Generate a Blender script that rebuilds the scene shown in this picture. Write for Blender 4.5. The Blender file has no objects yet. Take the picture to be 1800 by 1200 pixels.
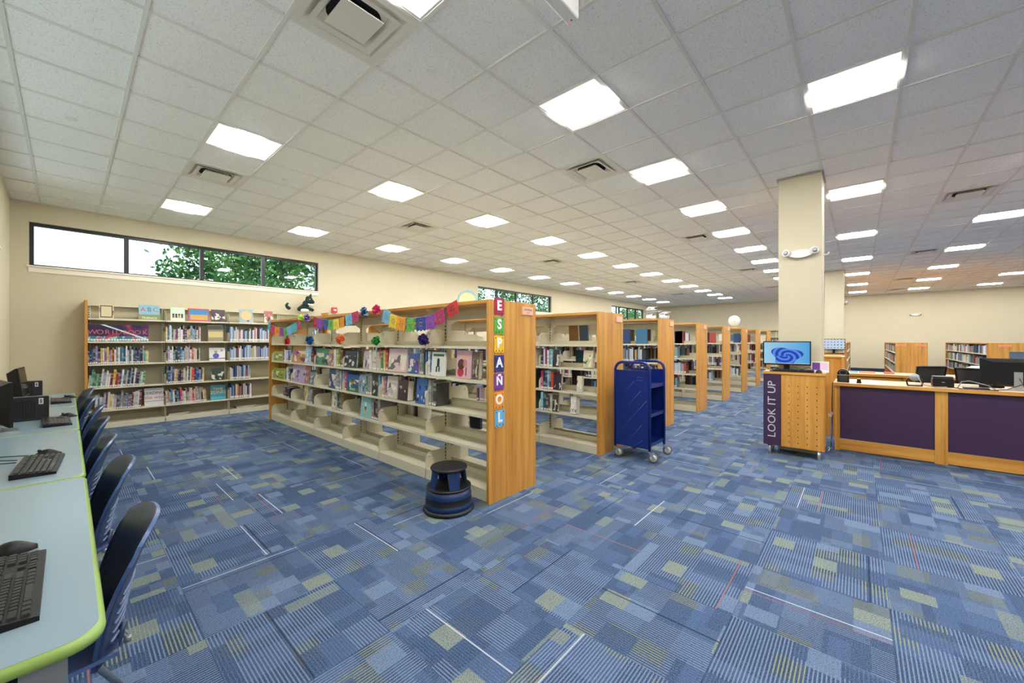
import bpy, math, random
from mathutils import Vector, Matrix
R = random.Random(7)
scene = bpy.context.scene
col = scene.collection
# ------------------------------------------------------------------ camera, world, exposure
F, YH, TH, CH = 690.0, 599.0, 0.7238, 1.41      # focal length in px of an 1800 px wide frame, horizon row, yaw, eye height
TILE, HC = 0.6096, 2.102
CEIL = CH + HC
GU, GV = 1.549, 2.784                            # a ceiling grid crossing
WL, WW, WF, WR = -0.57, 9.41, 24.4, -8.6         # left wall x, window wall y, far wall x, right wall y
cam = bpy.data.objects.new('camera', bpy.data.cameras.new('camera'))
col.objects.link(cam)
cam.location = (0, 0, CH)
cam.rotation_euler = (math.pi / 2, 0, TH - math.pi / 2)
cam.data.sensor_width = 36.0
cam.data.lens = F / 1800 * 36
cam.data.shift_y = -(600 - YH) / 1800
cam.data.clip_start = 0.02
scene.camera = cam
world = bpy.data.worlds.new('world'); scene.world = world
world.use_nodes = True
bg = world.node_tree.nodes['Background']
bg.inputs[0].default_value = (0.84, 0.93, 1.0, 1); bg.inputs[1].default_value = 2.8
vs = scene.view_settings
vs.view_transform = 'Standard'; vs.look = 'None'; vs.gamma = 1.0; vs.use_curve_mapping = False
vs.exposure = 0.0
LIGHT = 69.0                                      # strength of the ceiling lenses

cT, sT = math.cos(TH), math.sin(TH)
def at(x, y, z):
    D = F * (z - CH) / (YH - y); X = D * (x - 900) / F
    return D * cT + X * sT, D * sT - X * cT
def onu(x, u):
    k = (x - 900) / F; D = u / (cT + k * sT)
    return D * sT - D * k * cT, D
def onv(x, v):
    k = (x - 900) / F; D = v / (sT - k * cT)
    return D * cT + D * k * sT, D
def zat(y, D): return CH + (YH - y) * D / F
def px(u, v, z):
    D = u * cT + v * sT; X = u * sT - v * cT
    if D < 0.05: return -9e9, -9e9, D
    return 900 + F * X / D, YH - (z - CH) * F / D, D

# ------------------------------------------------------------------ materials
def lin(h):
    if not isinstance(h, str): return tuple(h)
    h = h.lstrip('#'); o = []
    for i in (0, 2, 4):
        c = int(h[i:i + 2], 16) / 255
        o.append(c / 12.92 if c <= 0.04045 else ((c + 0.055) / 1.055) ** 2.4)
    return tuple(o)
MATS = {}
def mat(name, c='#808080', rough=0.5, metal=0.0, emit=0.0, spec=None, coat=0.0):
    if name in MATS: return MATS[name]
    m = bpy.data.materials.new(name); m.use_nodes = True
    b = m.node_tree.nodes['Principled BSDF']
    c = lin(c)
    b.inputs['Base Color'].default_value = (*c, 1)
    b.inputs['Roughness'].default_value = rough
    b.inputs['Metallic'].default_value = metal
    if spec is not None: b.inputs['Specular IOR Level'].default_value = spec
    if coat: b.inputs['Coat Weight'].default_value = coat
    if emit:
        b.inputs['Emission Color'].default_value = (*c, 1)
        b.inputs['Emission Strength'].default_value = emit
    MATS[name] = m
    return m
class NT:
    """small helper to write node maths"""
    def __init__(s, m):
        s.m = m; s.t = m.node_tree; s.b = s.t.nodes['Principled BSDF']
    def node(s, ty, **kw):
        n = s.t.nodes.new(ty)
        for k, v in kw.items(): setattr(n, k, v)
        return n
    def put(s, sock, v):
        if isinstance(v, bpy.types.NodeSocket): s.t.links.new(v, sock)
        elif isinstance(v, (tuple, list)):
            sock.default_value = (*v, 1) if len(v) == 3 and len(sock.default_value) == 4 else v
        else: sock.default_value = v
    def m_(s, op, a, b=0.0, c=0.0):
        n = s.node('ShaderNodeMath', operation=op)
        for i, v in enumerate((a, b, c)): s.put(n.inputs[i], v)
        return n.outputs[0]
    def v_(s, op, a, b=(0, 0, 0)):
        n = s.node('ShaderNodeVectorMath', operation=op)
        s.put(n.inputs[0], a); s.put(n.inputs[1], b)
        return n.outputs[0]
    def xyz(s, x, y, z=0.0):
        n = s.node('ShaderNodeCombineXYZ')
        for i, v in enumerate((x, y, z)): s.put(n.inputs[i], v)
        return n.outputs[0]
    def sep(s, v):
        n = s.node('ShaderNodeSeparateXYZ'); s.put(n.inputs[0], v); return n.outputs
    def mix(s, f, a, b, blend='MIX'):
        n = s.node('ShaderNodeMix', data_type='RGBA', blend_type=blend)
        s.put(n.inputs[0], f); s.put(n.inputs[6], a); s.put(n.inputs[7], b)
        return n.outputs[2]
    def noise(s, vec, scale, detail=2.0, rough=0.5):
        n = s.node('ShaderNodeTexNoise'); s.put(n.inputs['Vector'], vec)
        n.inputs['Scale'].default_value = scale; n.inputs['Detail'].default_value = detail; n.inputs['Roughness'].default_value = rough
        return n.outputs[0]
    def white(s, vec):
        n = s.node('ShaderNodeTexWhiteNoise', noise_dimensions='3D'); s.put(n.inputs[0], vec)
        return n.outputs
    def ramp(s, f, stops, interp='LINEAR'):
        n = s.node('ShaderNodeValToRGB'); s.put(n.inputs[0], f)
        e = n.color_ramp; e.interpolation = interp
        while len(e.elements) < len(stops): e.elements.new(0.5)
        for q, (p, c) in zip(e.elements, stops): q.position = p; q.color = (*lin(c), 1)
        return n.outputs[0]
    def pos(s): return s.node('ShaderNodeNewGeometry').outputs['Position']
    def coord(s, k): return s.node('ShaderNodeTexCoord').outputs[k]
    def color(s, v): s.put(s.b.inputs['Base Color'], v)
def wood(name, axis, a='#c48836', b='#d8a04c', rough=0.42):
    m = mat(name, a, rough); n = NT(m)
    sc = [16.0, 16.0, 16.0]; sc[axis] = 0.9
    p = n.v_('MULTIPLY', n.pos(), tuple(sc))
    g = n.noise(p, 1.0, 5.0, 0.6)
    w = n.noise(n.v_('MULTIPLY', n.pos(), tuple(6 * q if i != axis else q for i, q in enumerate(sc))), 1.0, 2.0)
    d = n.ramp(n.m_('ADD', n.m_('MULTIPLY', g, 0.75), n.m_('MULTIPLY', w, 0.25)), [(0.3, '#9c6626'), (0.45, a), (0.62, b)])
    n.color(d)
    return m
W_Z, W_Y, W_X = wood('oak_upright', 2), wood('oak_along_y', 1), wood('oak_along_x', 0)
CREAM = mat('cream_steel', '#ddd6bb', 0.38)
CREAMD = mat('cream_steel_back', '#b8b094', 0.5)
BLACK = mat('black_plastic', '#0e0f11', 0.45, spec=.3)
DARK = mat('dark_gap', '#0a0a0b', 0.8)
WHITE = mat('white_plastic', '#eceae4', 0.4)
SILVER = mat('silver_metal', '#b9bcc0', 0.3, 0.9)
NAVY = mat('navy_plastic', '#1d2b4d', 0.36)
PAPER = mat('paper', '#e9e4d6', 0.8)
PURPLE = mat('purple_laminate', '#3a2246', 0.5)
STOOLB = mat('stool_navy', '#12305f', 0.35)
RUBBER = mat('black_rubber', '#101114', 0.5)
BLUE = mat('blue_enamel', '#0a2672', 0.32)
GREEN = mat('green_edge', '#86a352', 0.35)
GREYTOP = mat('grey_laminate', '#8297a4', 0.25)
BRONZE = mat('dark_bronze_frame', '#2a2226', 0.4)
def m_wall():
    m = mat('cream_wall_paint', '#f0e2c2', 0.75); n = NT(m)
    n.color(n.mix(n.noise(n.pos(), 3.0, 3.0), lin('#cdc3a6'), lin('#d1c8ae')))
    return m
WALL = m_wall()
def m_tile():
    m = mat('ceiling_tile_fissured', '#f2efea', 0.9); n = NT(m)
    a = n.noise(n.pos(), 120.0, 2.0, 0.7); b = n.noise(n.pos(), 38.0, 2.0, 0.6)
    f = n.ramp(a, [(0.33, '#cdc9c2'), (0.42, '#fbfaf8')])
    n.color(n.mix(n.m_('MULTIPLY', b, 0.25), f, lin('#efece6')))
    return m
CTILE = m_tile()
TBAR = mat('ceiling_grid_white', '#e6e2da', 0.6)
def m_carpet():
    m = mat('carpet_patchwork', '#4a6496', 0.95, spec=0.1); n = NT(m)
    p = n.v_('MULTIPLY', n.v_('ADD', n.pos(), (0.18, 0.12, 0)), (1 / TILE, 1 / TILE, 0))
    cell = n.v_('FLOOR', p); fr = n.sep(n.v_('FRACTION', p)); cs = n.sep(cell)
    par = n.m_('FLOORED_MODULO', n.m_('ADD', cs[0], cs[1]), 2.0)
    npar = n.m_('SUBTRACT', 1.0, par)
    s = n.m_('ADD', n.m_('MULTIPLY', fr[0], npar), n.m_('MULTIPLY', fr[1], par))
    t = n.m_('ADD', n.m_('MULTIPLY', fr[1], npar), n.m_('MULTIPLY', fr[0], par))
    rv = n.sep(n.white(cell)[1])
    rw = n.sep(n.white(n.v_('ADD', cell, (31.7, 11.3, 5)))[1])
    spk = n.noise(n.pos(), 260.0, 2.0, 0.75); spk2 = n.noise(n.pos(), 90.0, 2.0, 0.7)
    def patches(ns, nt, k, seed):
        a = n.m_('FLOOR', n.m_('ADD', n.m_('MULTIPLY', s, ns), n.m_('MULTIPLY', rv[k], 3.0)))
        b = n.m_('FLOOR', n.m_('ADD', n.m_('MULTIPLY', t, nt), n.m_('MULTIPLY', rw[k], 3.0)))
        return n.white(n.v_('ADD', n.xyz(a, b, seed), n.v_('MULTIPLY', cell, (17.0, 29.0, 0.0))))[0]
    v1, v2, v3 = patches(3.1, 3.6, 0, 1.5), patches(5.3, 4.3, 1, 7.5), patches(2.3, 7.5, 2, 13.5)
    # ribs run along t
    rib = n.m_('POWER', n.m_('MULTIPLY', n.m_('ADD', n.m_('SINE', n.m_('MULTIPLY', s, 6.28318 * 42)), 1.0), 0.5), 2.5)
    rib = n.m_('MULTIPLY', rib, n.m_('ADD', 0.35, n.m_('MULTIPLY', spk, 1.7)))
    base = n.ramp(spk, [(0.38, '#1a2b49'), (0.5, '#334a6e'), (0.62, '#657894')])
    tone = n.mix(n.m_('MULTIPLY', v1, 0.5), base, lin('#203553'))
    tone = n.mix(n.m_('MULTIPLY', n.m_('GREATER_THAN', v3, 0.62), 0.3), tone, lin('#566e94'))
    lt = n.mix(n.m_('GREATER_THAN', v2, 0.84), lin('#8c9db4'), lin('#a6a87c'))
    tone = n.mix(n.m_('MULTIPLY', rib, n.m_('ADD', 0.12, n.m_('MULTIPLY', n.m_('GREATER_THAN', n.m_('ADD', n.m_('MULTIPLY', n.m_('ADD', par, rv[2]), .25), v1), 0.62), 0.42))), tone, lt)
    # heathered solid patches
    pale = n.ramp(spk, [(0.36, '#4a5f80'), (0.62, '#7f92aa')])
    olive = n.ramp(spk, [(0.36, '#4a5d78'), (0.5, '#7a867c'), (0.62, '#a5aa90')])
    tone = n.mix(n.m_('MULTIPLY', n.m_('GREATER_THAN', v2, 0.945), 0.8), tone, olive)
    tone = n.mix(n.m_('MULTIPLY', n.m_('LESS_THAN', v2, 0.06), 0.75), tone, pale)
    tone = n.mix(n.m_('MULTIPLY', n.m_('LESS_THAN', v3, 0.035), 0.6), tone, olive)
    # dark breaks between patches, red and white yarns
    tone = n.mix(n.m_('MULTIPLY', n.m_('LESS_THAN', spk2, 0.40), 0.35), tone, lin('#17284a'))
    def line(off, w, en, c, tone, f):
        d = n.m_('LESS_THAN', n.m_('ABSOLUTE', n.m_('SUBTRACT', s, off)), w)
        return n.mix(n.m_('MULTIPLY', n.m_('MULTIPLY', d, en), f), tone, lin(c))
    tone = line(n.m_('MULTIPLY', rw[0], 0.9), 0.006, n.m_('GREATER_THAN', rw[2], 0.60), '#9a625c', tone, 0.75)
    tone = line(n.m_('MULTIPLY', rv[1], 0.95), 0.0065, n.m_('GREATER_THAN', rw[1], 0.66), '#b8bac4', tone, 0.8)
    tone = line(n.m_('MULTIPLY', rw[1], 0.95), 0.007, n.m_('LESS_THAN', rw[2], 0.35), '#1a2138', tone, 0.8)
    n.color(tone)
    bp = n.node('ShaderNodeBump'); bp.inputs['Strength'].default_value = 0.35; bp.inputs['Distance'].default_value = 0.004
    n.put(bp.inputs['Height'], n.m_('ADD', spk, n.m_('MULTIPLY', rib, 0.6))); n.put(n.b.inputs['Normal'], bp.outputs[0])
    return m
CARPET = m_carpet()
def m_cloth():       # plain book cover in the object's own colour, with printed blocks on its spine
    m = mat('book_spine_print', '#888888', 0.45); n = NT(m)
    oi = n.node('ShaderNodeObjectInfo'); g = n.sep(n.coord('Generated'))
    k = n.white(n.xyz(n.m_('FLOOR', n.m_('MULTIPLY', g[2], 9.0)), n.m_('MULTIPLY', oi.outputs['Random'], 91.0), 2.0))[0]
    on = n.m_('LESS_THAN', g[1], 0.02)
    lum = n.mix(n.m_('MULTIPLY', n.m_('MULTIPLY', n.m_('GREATER_THAN', k, 0.72), on), 0.3), oi.outputs['Color'], lin('#d8d4ca'))
    lum = n.mix(n.m_('MULTIPLY', n.m_('MULTIPLY', n.m_('LESS_THAN', k, 0.2), on), 0.3), lum, lin('#23242c'))
    n.color(lum); return m
SPINE = m_cloth()
def m_cover():       # printed picture cover: blotches of colour around the object's own colour
    m = mat('book_cover_print', '#888888', 0.3); n = NT(m)
    oi = n.node('ShaderNodeObjectInfo'); g = n.coord('Generated')
    off = n.m_('MULTIPLY', oi.outputs['Random'], 53.0)
    p = n.v_('ADD', g, n.xyz(off, off, off))
    hs = n.node('ShaderNodeHueSaturation'); n.put(hs.inputs['Color'], oi.outputs['Color'])
    n.put(hs.inputs['Hue'], n.m_('ADD', 0.25, n.m_('MULTIPLY', oi.outputs['Random'], 0.5))); hs.inputs['Value'].default_value = 0.9
    q1 = n.noise(p, 1.9, 1.0, 0.5); q2 = n.noise(n.v_('ADD', p, (9, 3, 4)), 2.6, 1.0, 0.5); q3 = n.noise(n.v_('ADD', p, (1, 8, 2)), 3.4, 1.0)
    z = n.sep(g)[2]
    mid = n.m_('MULTIPLY', n.m_('LESS_THAN', z, 0.72), n.m_('GREATER_THAN', z, 0.08))
    c = n.mix(n.m_('MULTIPLY', n.m_('MULTIPLY', n.m_('GREATER_THAN', q1, 0.54), mid), 0.85), oi.outputs['Color'], hs.outputs[0])
    c = n.mix(n.m_('MULTIPLY', n.m_('MULTIPLY', n.m_('GREATER_THAN', q2, 0.58), mid), 0.8), c, lin('#efe6d2'))
    c = n.mix(n.m_('MULTIPLY', n.m_('MULTIPLY', n.m_('GREATER_THAN', q3, 0.6), mid), 0.8), c, lin('#22242c'))
    n.color(c); return m
COVER = m_cover()
PLAINCOV = mat('book_cover_plain', '#888888', 0.35)
_n = NT(PLAINCOV); _n.color(_n.node('ShaderNodeObjectInfo').outputs['Color'])
VCOL = mat('book_mixed_print', '#888888', 0.5)
_n = NT(VCOL); _a = _n.node('ShaderNodeAttribute', attribute_name='col'); _n.color(_a.outputs['Color'])
def m_flag():        # tissue flag with punched flower: the holes are see-through
    m = mat('tissue_flag', '#808080', 0.7); n = NT(m)
    oi = n.node('ShaderNodeObjectInfo'); n.color(oi.outputs['Color'])
    g = n.sep(n.coord('UV'))
    x = n.m_('SUBTRACT', g[0], 0.5); y = n.m_('SUBTRACT', g[1], 0.52)
    r = n.m_('SQRT', n.m_('ADD', n.m_('MULTIPLY', x, x), n.m_('MULTIPLY', y, y)))
    a = n.m_('ARCTAN2', y, x)
    pet = n.m_('MULTIPLY', n.m_('GREATER_THAN', n.m_('COSINE', n.m_('MULTIPLY', a, 8.0)), n.m_('SUBTRACT', n.m_('MULTIPLY', r, 6.0), 0.9)), n.m_('GREATER_THAN', r, 0.07))
    pet = n.m_('MULTIPLY', pet, n.m_('LESS_THAN', r, 0.27))
    ring = n.m_('MULTIPLY', n.m_('MULTIPLY', n.m_('GREATER_THAN', r, 0.34), n.m_('LESS_THAN', r, 0.37)), n.m_('GREATER_THAN', n.m_('SINE', n.m_('MULTIPLY', a, 22.0)), -0.2))
    hole = n.m_('MAXIMUM', pet, ring)
    n.put(n.b.inputs['Alpha'], n.m_('SUBTRACT', 1.0, hole))
    return m
FLAG = m_flag()
def m_glass():
    m = mat('window_glass', '#ffffff'); t = m.node_tree; t.nodes.clear()
    o = t.nodes.new('ShaderNodeOutputMaterial'); mx = t.nodes.new('ShaderNodeMixShader'); fr = t.nodes.new('ShaderNodeFresnel')
    tr = t.nodes.new('ShaderNodeBsdfTransparent'); gl = t.nodes.new('ShaderNodeBsdfGlossy')
    fr.inputs[0].default_value = 1.45; tr.inputs[0].default_value = (0.86, 0.93, 0.92, 1); gl.inputs['Roughness'].default_value = 0.02
    gm_ = t.nodes.new('ShaderNodeNewGeometry'); ml_ = t.nodes.new('ShaderNodeMath'); ml_.operation = 'MULTIPLY'; nb_ = t.nodes.new('ShaderNodeMath'); nb_.operation = 'SUBTRACT'; nb_.inputs[0].default_value = 1.0; t.links.new(gm_.outputs['Backfacing'], nb_.inputs[1]); t.links.new(fr.outputs[0], ml_.inputs[0]); t.links.new(nb_.outputs[0], ml_.inputs[1]); t.links.new(ml_.outputs[0], mx.inputs[0]); t.links.new(tr.outputs[0], mx.inputs[1]); t.links.new(gl.outputs[0], mx.inputs[2]); t.links.new(mx.outputs[0], o.inputs[0])
    return m
GLASS = m_glass()

# ------------------------------------------------------------------ mesh builder
class MB:
    def __init__(s): s.v, s.f, s.mi, s.sm, s.c, s.uv = [], [], [], [], [], None
    def face(s, idx, mi=0, smooth=False): s.f.append(tuple(idx)); s.mi.append(mi); s.sm.append(smooth)
    def box(s, a, b, mi=0, mis=None, M=None):
        x0, x1 = sorted((a[0], b[0])); y0, y1 = sorted((a[1], b[1])); z0, z1 = sorted((a[2], b[2]))
        o = len(s.v)
        P = [(x0, y0, z0), (x1, y0, z0), (x1, y1, z0), (x0, y1, z0), (x0, y0, z1), (x1, y0, z1), (x1, y1, z1), (x0, y1, z1)]
        s.v += [tuple(M @ Vector(p)) for p in P] if M else P
        # bottom, top, -y, +x, +y, -x
        for k, q in enumerate(((3, 2, 1, 0), (4, 5, 6, 7), (0, 1, 5, 4), (1, 2, 6, 5), (2, 3, 7, 6), (3, 0, 4, 7))):
            s.face([o + i for i in q], mis[k] if mis else mi)
        return s
    def prism(s, poly, axis, a, b, mi=0, smooth=False):
        """poly: 2D points; extruded along axis from a to b. axis x: (y,z), y: (x,z), z: (x,y)"""
        o = len(s.v); n = len(poly)
        for e in (a, b):
            for p, q in poly: s.v.append({'x': (e, p, q), 'y': (p, e, q), 'z': (p, q, e)}[axis])
        ar = sum(poly[i][0] * poly[(i + 1) % n][1] - poly[(i + 1) % n][0] * poly[i][1] for i in range(n))
        flip = (ar > 0) == (b > a)
        if axis == 'y': flip = not flip
        lo = list(range(n)); hi = [n + i for i in range(n)]
        s.face([o + i for i in (lo[::-1] if flip else lo)], mi); s.face([o + i for i in (hi if flip else hi[::-1])], mi)
        for i in range(n):
            j = (i + 1) % n; q = (i, j, n + j, n + i)
            s.face([o + k for k in (q if flip else q[::-1])], mi, smooth)
        return s
    def tube(s, pts, r, seg=8, mi=0, cap=True):
        pts = [Vector(p) for p in pts]; o = len(s.v); n = len(pts); rr = r if isinstance(r, (list, tuple)) else [r] * n
        up = None
        for i, p in enumerate(pts):
            d = (pts[min(i + 1, n - 1)] - pts[max(i - 1, 0)]).normalized()
            if up is None: up = d.orthogonal().normalized()
            up = (up - d * up.dot(d)).normalized(); sd = d.cross(up)
            for k in range(seg):
                a = 2 * math.pi * k / seg
                s.v.append(tuple(p + (up * math.cos(a) + sd * math.sin(a)) * rr[i]))
        for i in range(n - 1):
            for k in range(seg):
                l = (k + 1) % seg
                s.face((o + i * seg + k, o + i * seg + l, o + (i + 1) * seg + l, o + (i + 1) * seg + k), mi, True)
        if cap:
            s.face([o + k for k in range(seg)][::-1], mi); s.face([o + (n - 1) * seg + k for k in range(seg)], mi)
        return s
    def lathe(s, prof, seg=24, c=(0, 0, 0), mi=0, mis=None, M=None):
        o = len(s.v); n = len(prof)
        for r, z in prof:
            for k in range(seg):
                a = 2 * math.pi * k / seg; p = Vector((r * math.cos(a), r * math.sin(a), z))
                if M: p = M @ p
                s.v.append(tuple(p + Vector(c)))
        for i in range(n - 1):
            for k in range(seg):
                l = (k + 1) % seg
                s.face((o + i * seg + k, o + i * seg + l, o + (i + 1) * seg + l, o + (i + 1) * seg + k), mis[i] if mis else mi, True)
        if prof[0][0] > 1e-6: s.face([o + k for k in range(seg)][::-1], mi)
        if prof[-1][0] > 1e-6: s.face([o + (n - 1) * seg + k for k in range(seg)], mis[-1] if mis else mi)
        return s
    def mesh(s, name, mats):
        me = bpy.data.meshes.new(name); me.from_pydata(s.v, [], s.f)
        for m in (mats if isinstance(mats, (list, tuple)) else [mats]): me.materials.append(m)
        me.polygons.foreach_set('material_index', s.mi); me.polygons.foreach_set('use_smooth', s.sm)
        if s.c:
            a = me.color_attributes.new('col', 'FLOAT_COLOR', 'POINT')
            for i, c in enumerate(s.c): a.data[i].color = (*c, 1)
        if s.uv:
            u = me.uv_layers.new(name='UVMap')
            for l in me.loops: u.data[l.index].uv = s.uv[l.vertex_index]
        me.update(); return me
    def build(s, name, mats, parent=None, loc=(0, 0, 0), rz=0.0): return put(s.mesh(name, mats), name, parent, loc, rz)
def put(me, name, parent=None, loc=(0, 0, 0), rz=0.0, scale=None):
    o = bpy.data.objects.new(name, me); col.objects.link(o)
    o.location = loc; o.rotation_euler = (0, 0, rz)
    if scale: o.scale = scale
    if parent: o.parent = parent
    return o
def tag(o, label, cat, group=None, kind=None):
    if label: o['label'] = label
    if cat: o['category'] = cat
    if group: o['group'] = group
    if kind: o['kind'] = kind
    return o
def thing(name, label, cat, loc=(0, 0, 0), rz=0.0, group=None):
    return tag(put(None, name, None, loc, rz), label, cat, group)
def struct(o): o['kind'] = 'structure'; return o
def box(name, a, b, m, parent=None): return MB().box(a, b).build(name, m, parent)
def arc(cx, cy, r, a0, a1, n=6): return [(cx + r * math.cos(a0 + (a1 - a0) * i / n), cy + r * math.sin(a0 + (a1 - a0) * i / n)) for i in range(n + 1)]
PI = math.pi
def rrect(x0, y0, x1, y1, r, n=5):
    return arc(x0 + r, y0 + r, r, PI, 1.5 * PI, n) + arc(x1 - r, y0 + r, r, 1.5 * PI, 2 * PI, n) + arc(x1 - r, y1 - r, r, 0, .5 * PI, n) + arc(x0 + r, y1 - r, r, .5 * PI, PI, n)
def text_mesh(body, size, m, ext=0.001, bold=0.0):
    c = bpy.data.curves.new('lettering', 'FONT'); c.body = body; c.size = size; c.extrude = ext; c.offset = bold
    c.align_x = 'CENTER'; c.align_y = 'CENTER'; c.resolution_u = 3
    o = bpy.data.objects.new('lettering', c); col.objects.link(o)
    me = bpy.data.meshes.new_from_object(o.evaluated_get(bpy.context.evaluated_depsgraph_get()))
    bpy.data.objects.remove(o); me.materials.clear(); me.materials.append(m)
    return me
def text_on(body, size, m, parent, loc, facing, ext=0.001, bold=0.0, roll=0.0, squash=1.0, name='lettering'):
    """facing: rotation about z of a text that stands upright and reads from -y at 0"""
    o = put(text_mesh(body, size, m, ext, bold), name, parent, loc)
    o.rotation_euler = (Matrix.Rotation(facing, 3, 'Z') @ Matrix.Rotation(PI / 2, 3, 'X') @ Matrix.Rotation(roll, 3, 'Z')).to_euler()
    o.scale = (squash, 1, 1)
    return o

# ------------------------------------------------------------------ floor, ceiling, walls
floor = struct(box('floor', (WL - .2, WR - .2, -0.12), (WF + .2, WW + .2, -0.006), mat('floor_slab', '#1f3560', .95)))
TO = (-0.18, -0.12)
cells = []
for i in range(-1, 42):
    for j in range(-15, 17):
        x0, y0 = TO[0] + i * TILE, TO[1] + j * TILE
        x1, y1 = x0 + TILE, y0 + TILE
        if x1 < WL or y1 < WR or x0 > WF or y0 > WW: continue
        X, Y, D = px((x0 + x1) / 2, (y0 + y1) / 2, 0)
        seen = D > .3 and -150 < X < 1950 and Y < 1500
        cells.append((0 if seen else 1, D if seen else -D, max(x0, WL), max(y0, WR), min(x1, WF), min(y1, WW)))
cells.sort()
rest = MB(); k = 0
whole = MB().box((-TILE / 2 + .0006, -TILE / 2 + .0006, -.006), (TILE / 2 - .0006, TILE / 2 - .0006, 0)).mesh('carpet_tile', CARPET)
for s_, d, x0, y0, x1, y1 in cells:
    full = x1 - x0 > TILE - .01 and y1 - y0 > TILE - .01
    if k < 300 and s_ == 0 and full:
        put(whole, 'carpet_tile', floor, ((x0 + x1) / 2, (y0 + y1) / 2, 0)); k += 1
    else: rest.box((x0 + .0006, y0 + .0006, -.006), (x1 - .0006, y1 - .0006, 0))
tag(rest.build('carpet_tiles_beyond', CARPET, floor), None, None, kind='stuff')

ceiling = struct(box('ceiling', (WL - .2, WR - .2, CEIL + .03), (WF + .2, WW + .2, CEIL + .15), mat('ceiling_deck', '#cfcac0', .9)))
lights, vents = [], []
ORD = ['first', 'second', 'third', 'fourth', 'fifth', 'sixth', 'seventh', 'eighth', 'ninth', 'tenth', 'eleventh', 'twelfth']
def ordn(n):
    return ORD[n - 1] if n <= 12 else '%d%s' % (n, 'th' if 10 < n % 100 < 14 else {1: 'st', 2: 'nd', 3: 'rd'}.get(n % 10, 'th'))
for b in (8, 3, -2):
    for k in range(12): lights.append((-1 + 3 * k, b))
for b in (-5, -8, -11, -14):
    for k in range(-1, 7):  # first light of each of these rows is unseen, added for lighting
        lights.append((4 + 5 * k, b))
vents = [(-1, 5), (4, 5), (11, 5), (19, 5), (27, 5), (-1, -1), (4, -1), (11, -1), (19, -1), (27, -1), (11, -7), (19, -7), (28, -7), (34, -7)]
used = set(lights) | set(vents)
bars = MB(); G0, G1, H0, H1 = -4, 38, -19, 11
for i in range(G0, G1 + 1):
    x = GU + i * TILE
    if WL < x < WF: bars.box((x - .012, WR, CEIL), (x + .012, WW, CEIL + .03))
for j in range(H0, H1 + 1):
    y = GV + j * TILE
    if WR < y < WW: bars.box((WL, y - .012, CEIL + .0004), (WF, y + .012, CEIL + .03))
for a, b in (((WL, WW - .022, CEIL), (WF, WW, CEIL + .03)), ((WL, WR, CEIL), (WL + .022, WW, CEIL + .03)), ((WF - .022, WR, CEIL), (WF, WW, CEIL + .03)), ((WL, WR, CEIL), (WF, WR + .022, CEIL + .03))):
    bars.box(a, b)
bars.build('ceiling_grid', TBAR, ceiling)
cells = []
for i in range(G0, G1):
    for j in range(H0, H1):
        if (i, j) in used: continue
        x0, y0 = GU + i * TILE, GV + j * TILE
        x1, y1 = min(x0 + TILE, WF), min(y0 + TILE, WW); x0, y0 = max(x0, WL), max(y0, WR)
        if x1 - x0 < .03 or y1 - y0 < .03: continue
        X, Y, D = px((x0 + x1) / 2, (y0 + y1) / 2, CEIL)
        seen = D > .3 and -150 < X < 1950 and Y > -150
        cells.append((0 if seen else 1, D if seen else -D, x0, y0, x1, y1))
cells.sort()
rest = MB(); k = 0
whole = MB().box((-TILE / 2 + .004, -TILE / 2 + .004, .010), (TILE / 2 - .004, TILE / 2 - .004, .025)).mesh('ceiling_tile', CTILE)
for s_, d, x0, y0, x1, y1 in cells:
    full = x1 - x0 > TILE - .01 and y1 - y0 > TILE - .01
    if k < 300 and s_ == 0:
        if full: put(whole, 'ceiling_tile', ceiling, ((x0 + x1) / 2, (y0 + y1) / 2, CEIL))
        else: box('ceiling_tile', (x0 + .004, y0 + .004, CEIL + .010), (x1 - .004, y1 - .004, CEIL + .025), CTILE, ceiling)
        k += 1
    else: rest.box((x0 + .004, y0 + .004, CEIL + .010), (x1 - .004, y1 - .004, CEIL + .025))
tag(rest.build('ceiling_tiles_beyond', CTILE, ceiling), None, None, kind='stuff')

ZT, ZB = 3.22, 2.557
WINS = [(-.39, 3.86, [.67, 1.71, 2.75]), (8.95, 13.1, [9.93, 10.96, 11.98]), (18.28, 22.3, [19.28, 20.29, 21.3])]
wb = MB(); x = WL - .2
for a, b, _ in WINS:
    wb.box((x, WW, 0), (a, WW + .2, CEIL + .15)); wb.box((a, WW, 0), (b, WW + .2, ZB)); wb.box((a, WW, ZT), (b, WW + .2, CEIL + .15)); x = b
wb.box((x, WW, 0), (WF + .2, WW + .2, CEIL + .15))
struct(wb.build('wall_back', WALL))
LW = (0.6, 7.9, [2.4, 4.25, 6.1])
wl = MB()
wl.box((WL - .2, WR - .2, 0), (WL, LW[0], CEIL + .15)); wl.box((WL - .2, LW[1], 0), (WL, WW, CEIL + .15))
wl.box((WL - .2, LW[0], 0), (WL, LW[1], ZB)); wl.box((WL - .2, LW[0], ZT), (WL, LW[1], CEIL + .15))
struct(wl.build('wall_left', WALL))
struct(box('wall_far', (WF, WR - .2, 0), (WF + .2, WW, CEIL + .15), WALL))
struct(box('wall_right', (WL, WR - .2, 0), (WF, WR, CEIL + .15), WALL))
BASE = mat('navy_vinyl_base', '#1d2b49', .5)
struct(box('baseboard_far', (WF - .008, WR, 0), (WF, WW, .16), BASE))
struct(box('baseboard_back', (WL, WW - .008, 0), (WF - .008, WW, .16), BASE))
struct(box('baseboard_left', (WL, WR, 0), (WL + .008, WW - .008, .16), BASE))
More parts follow.
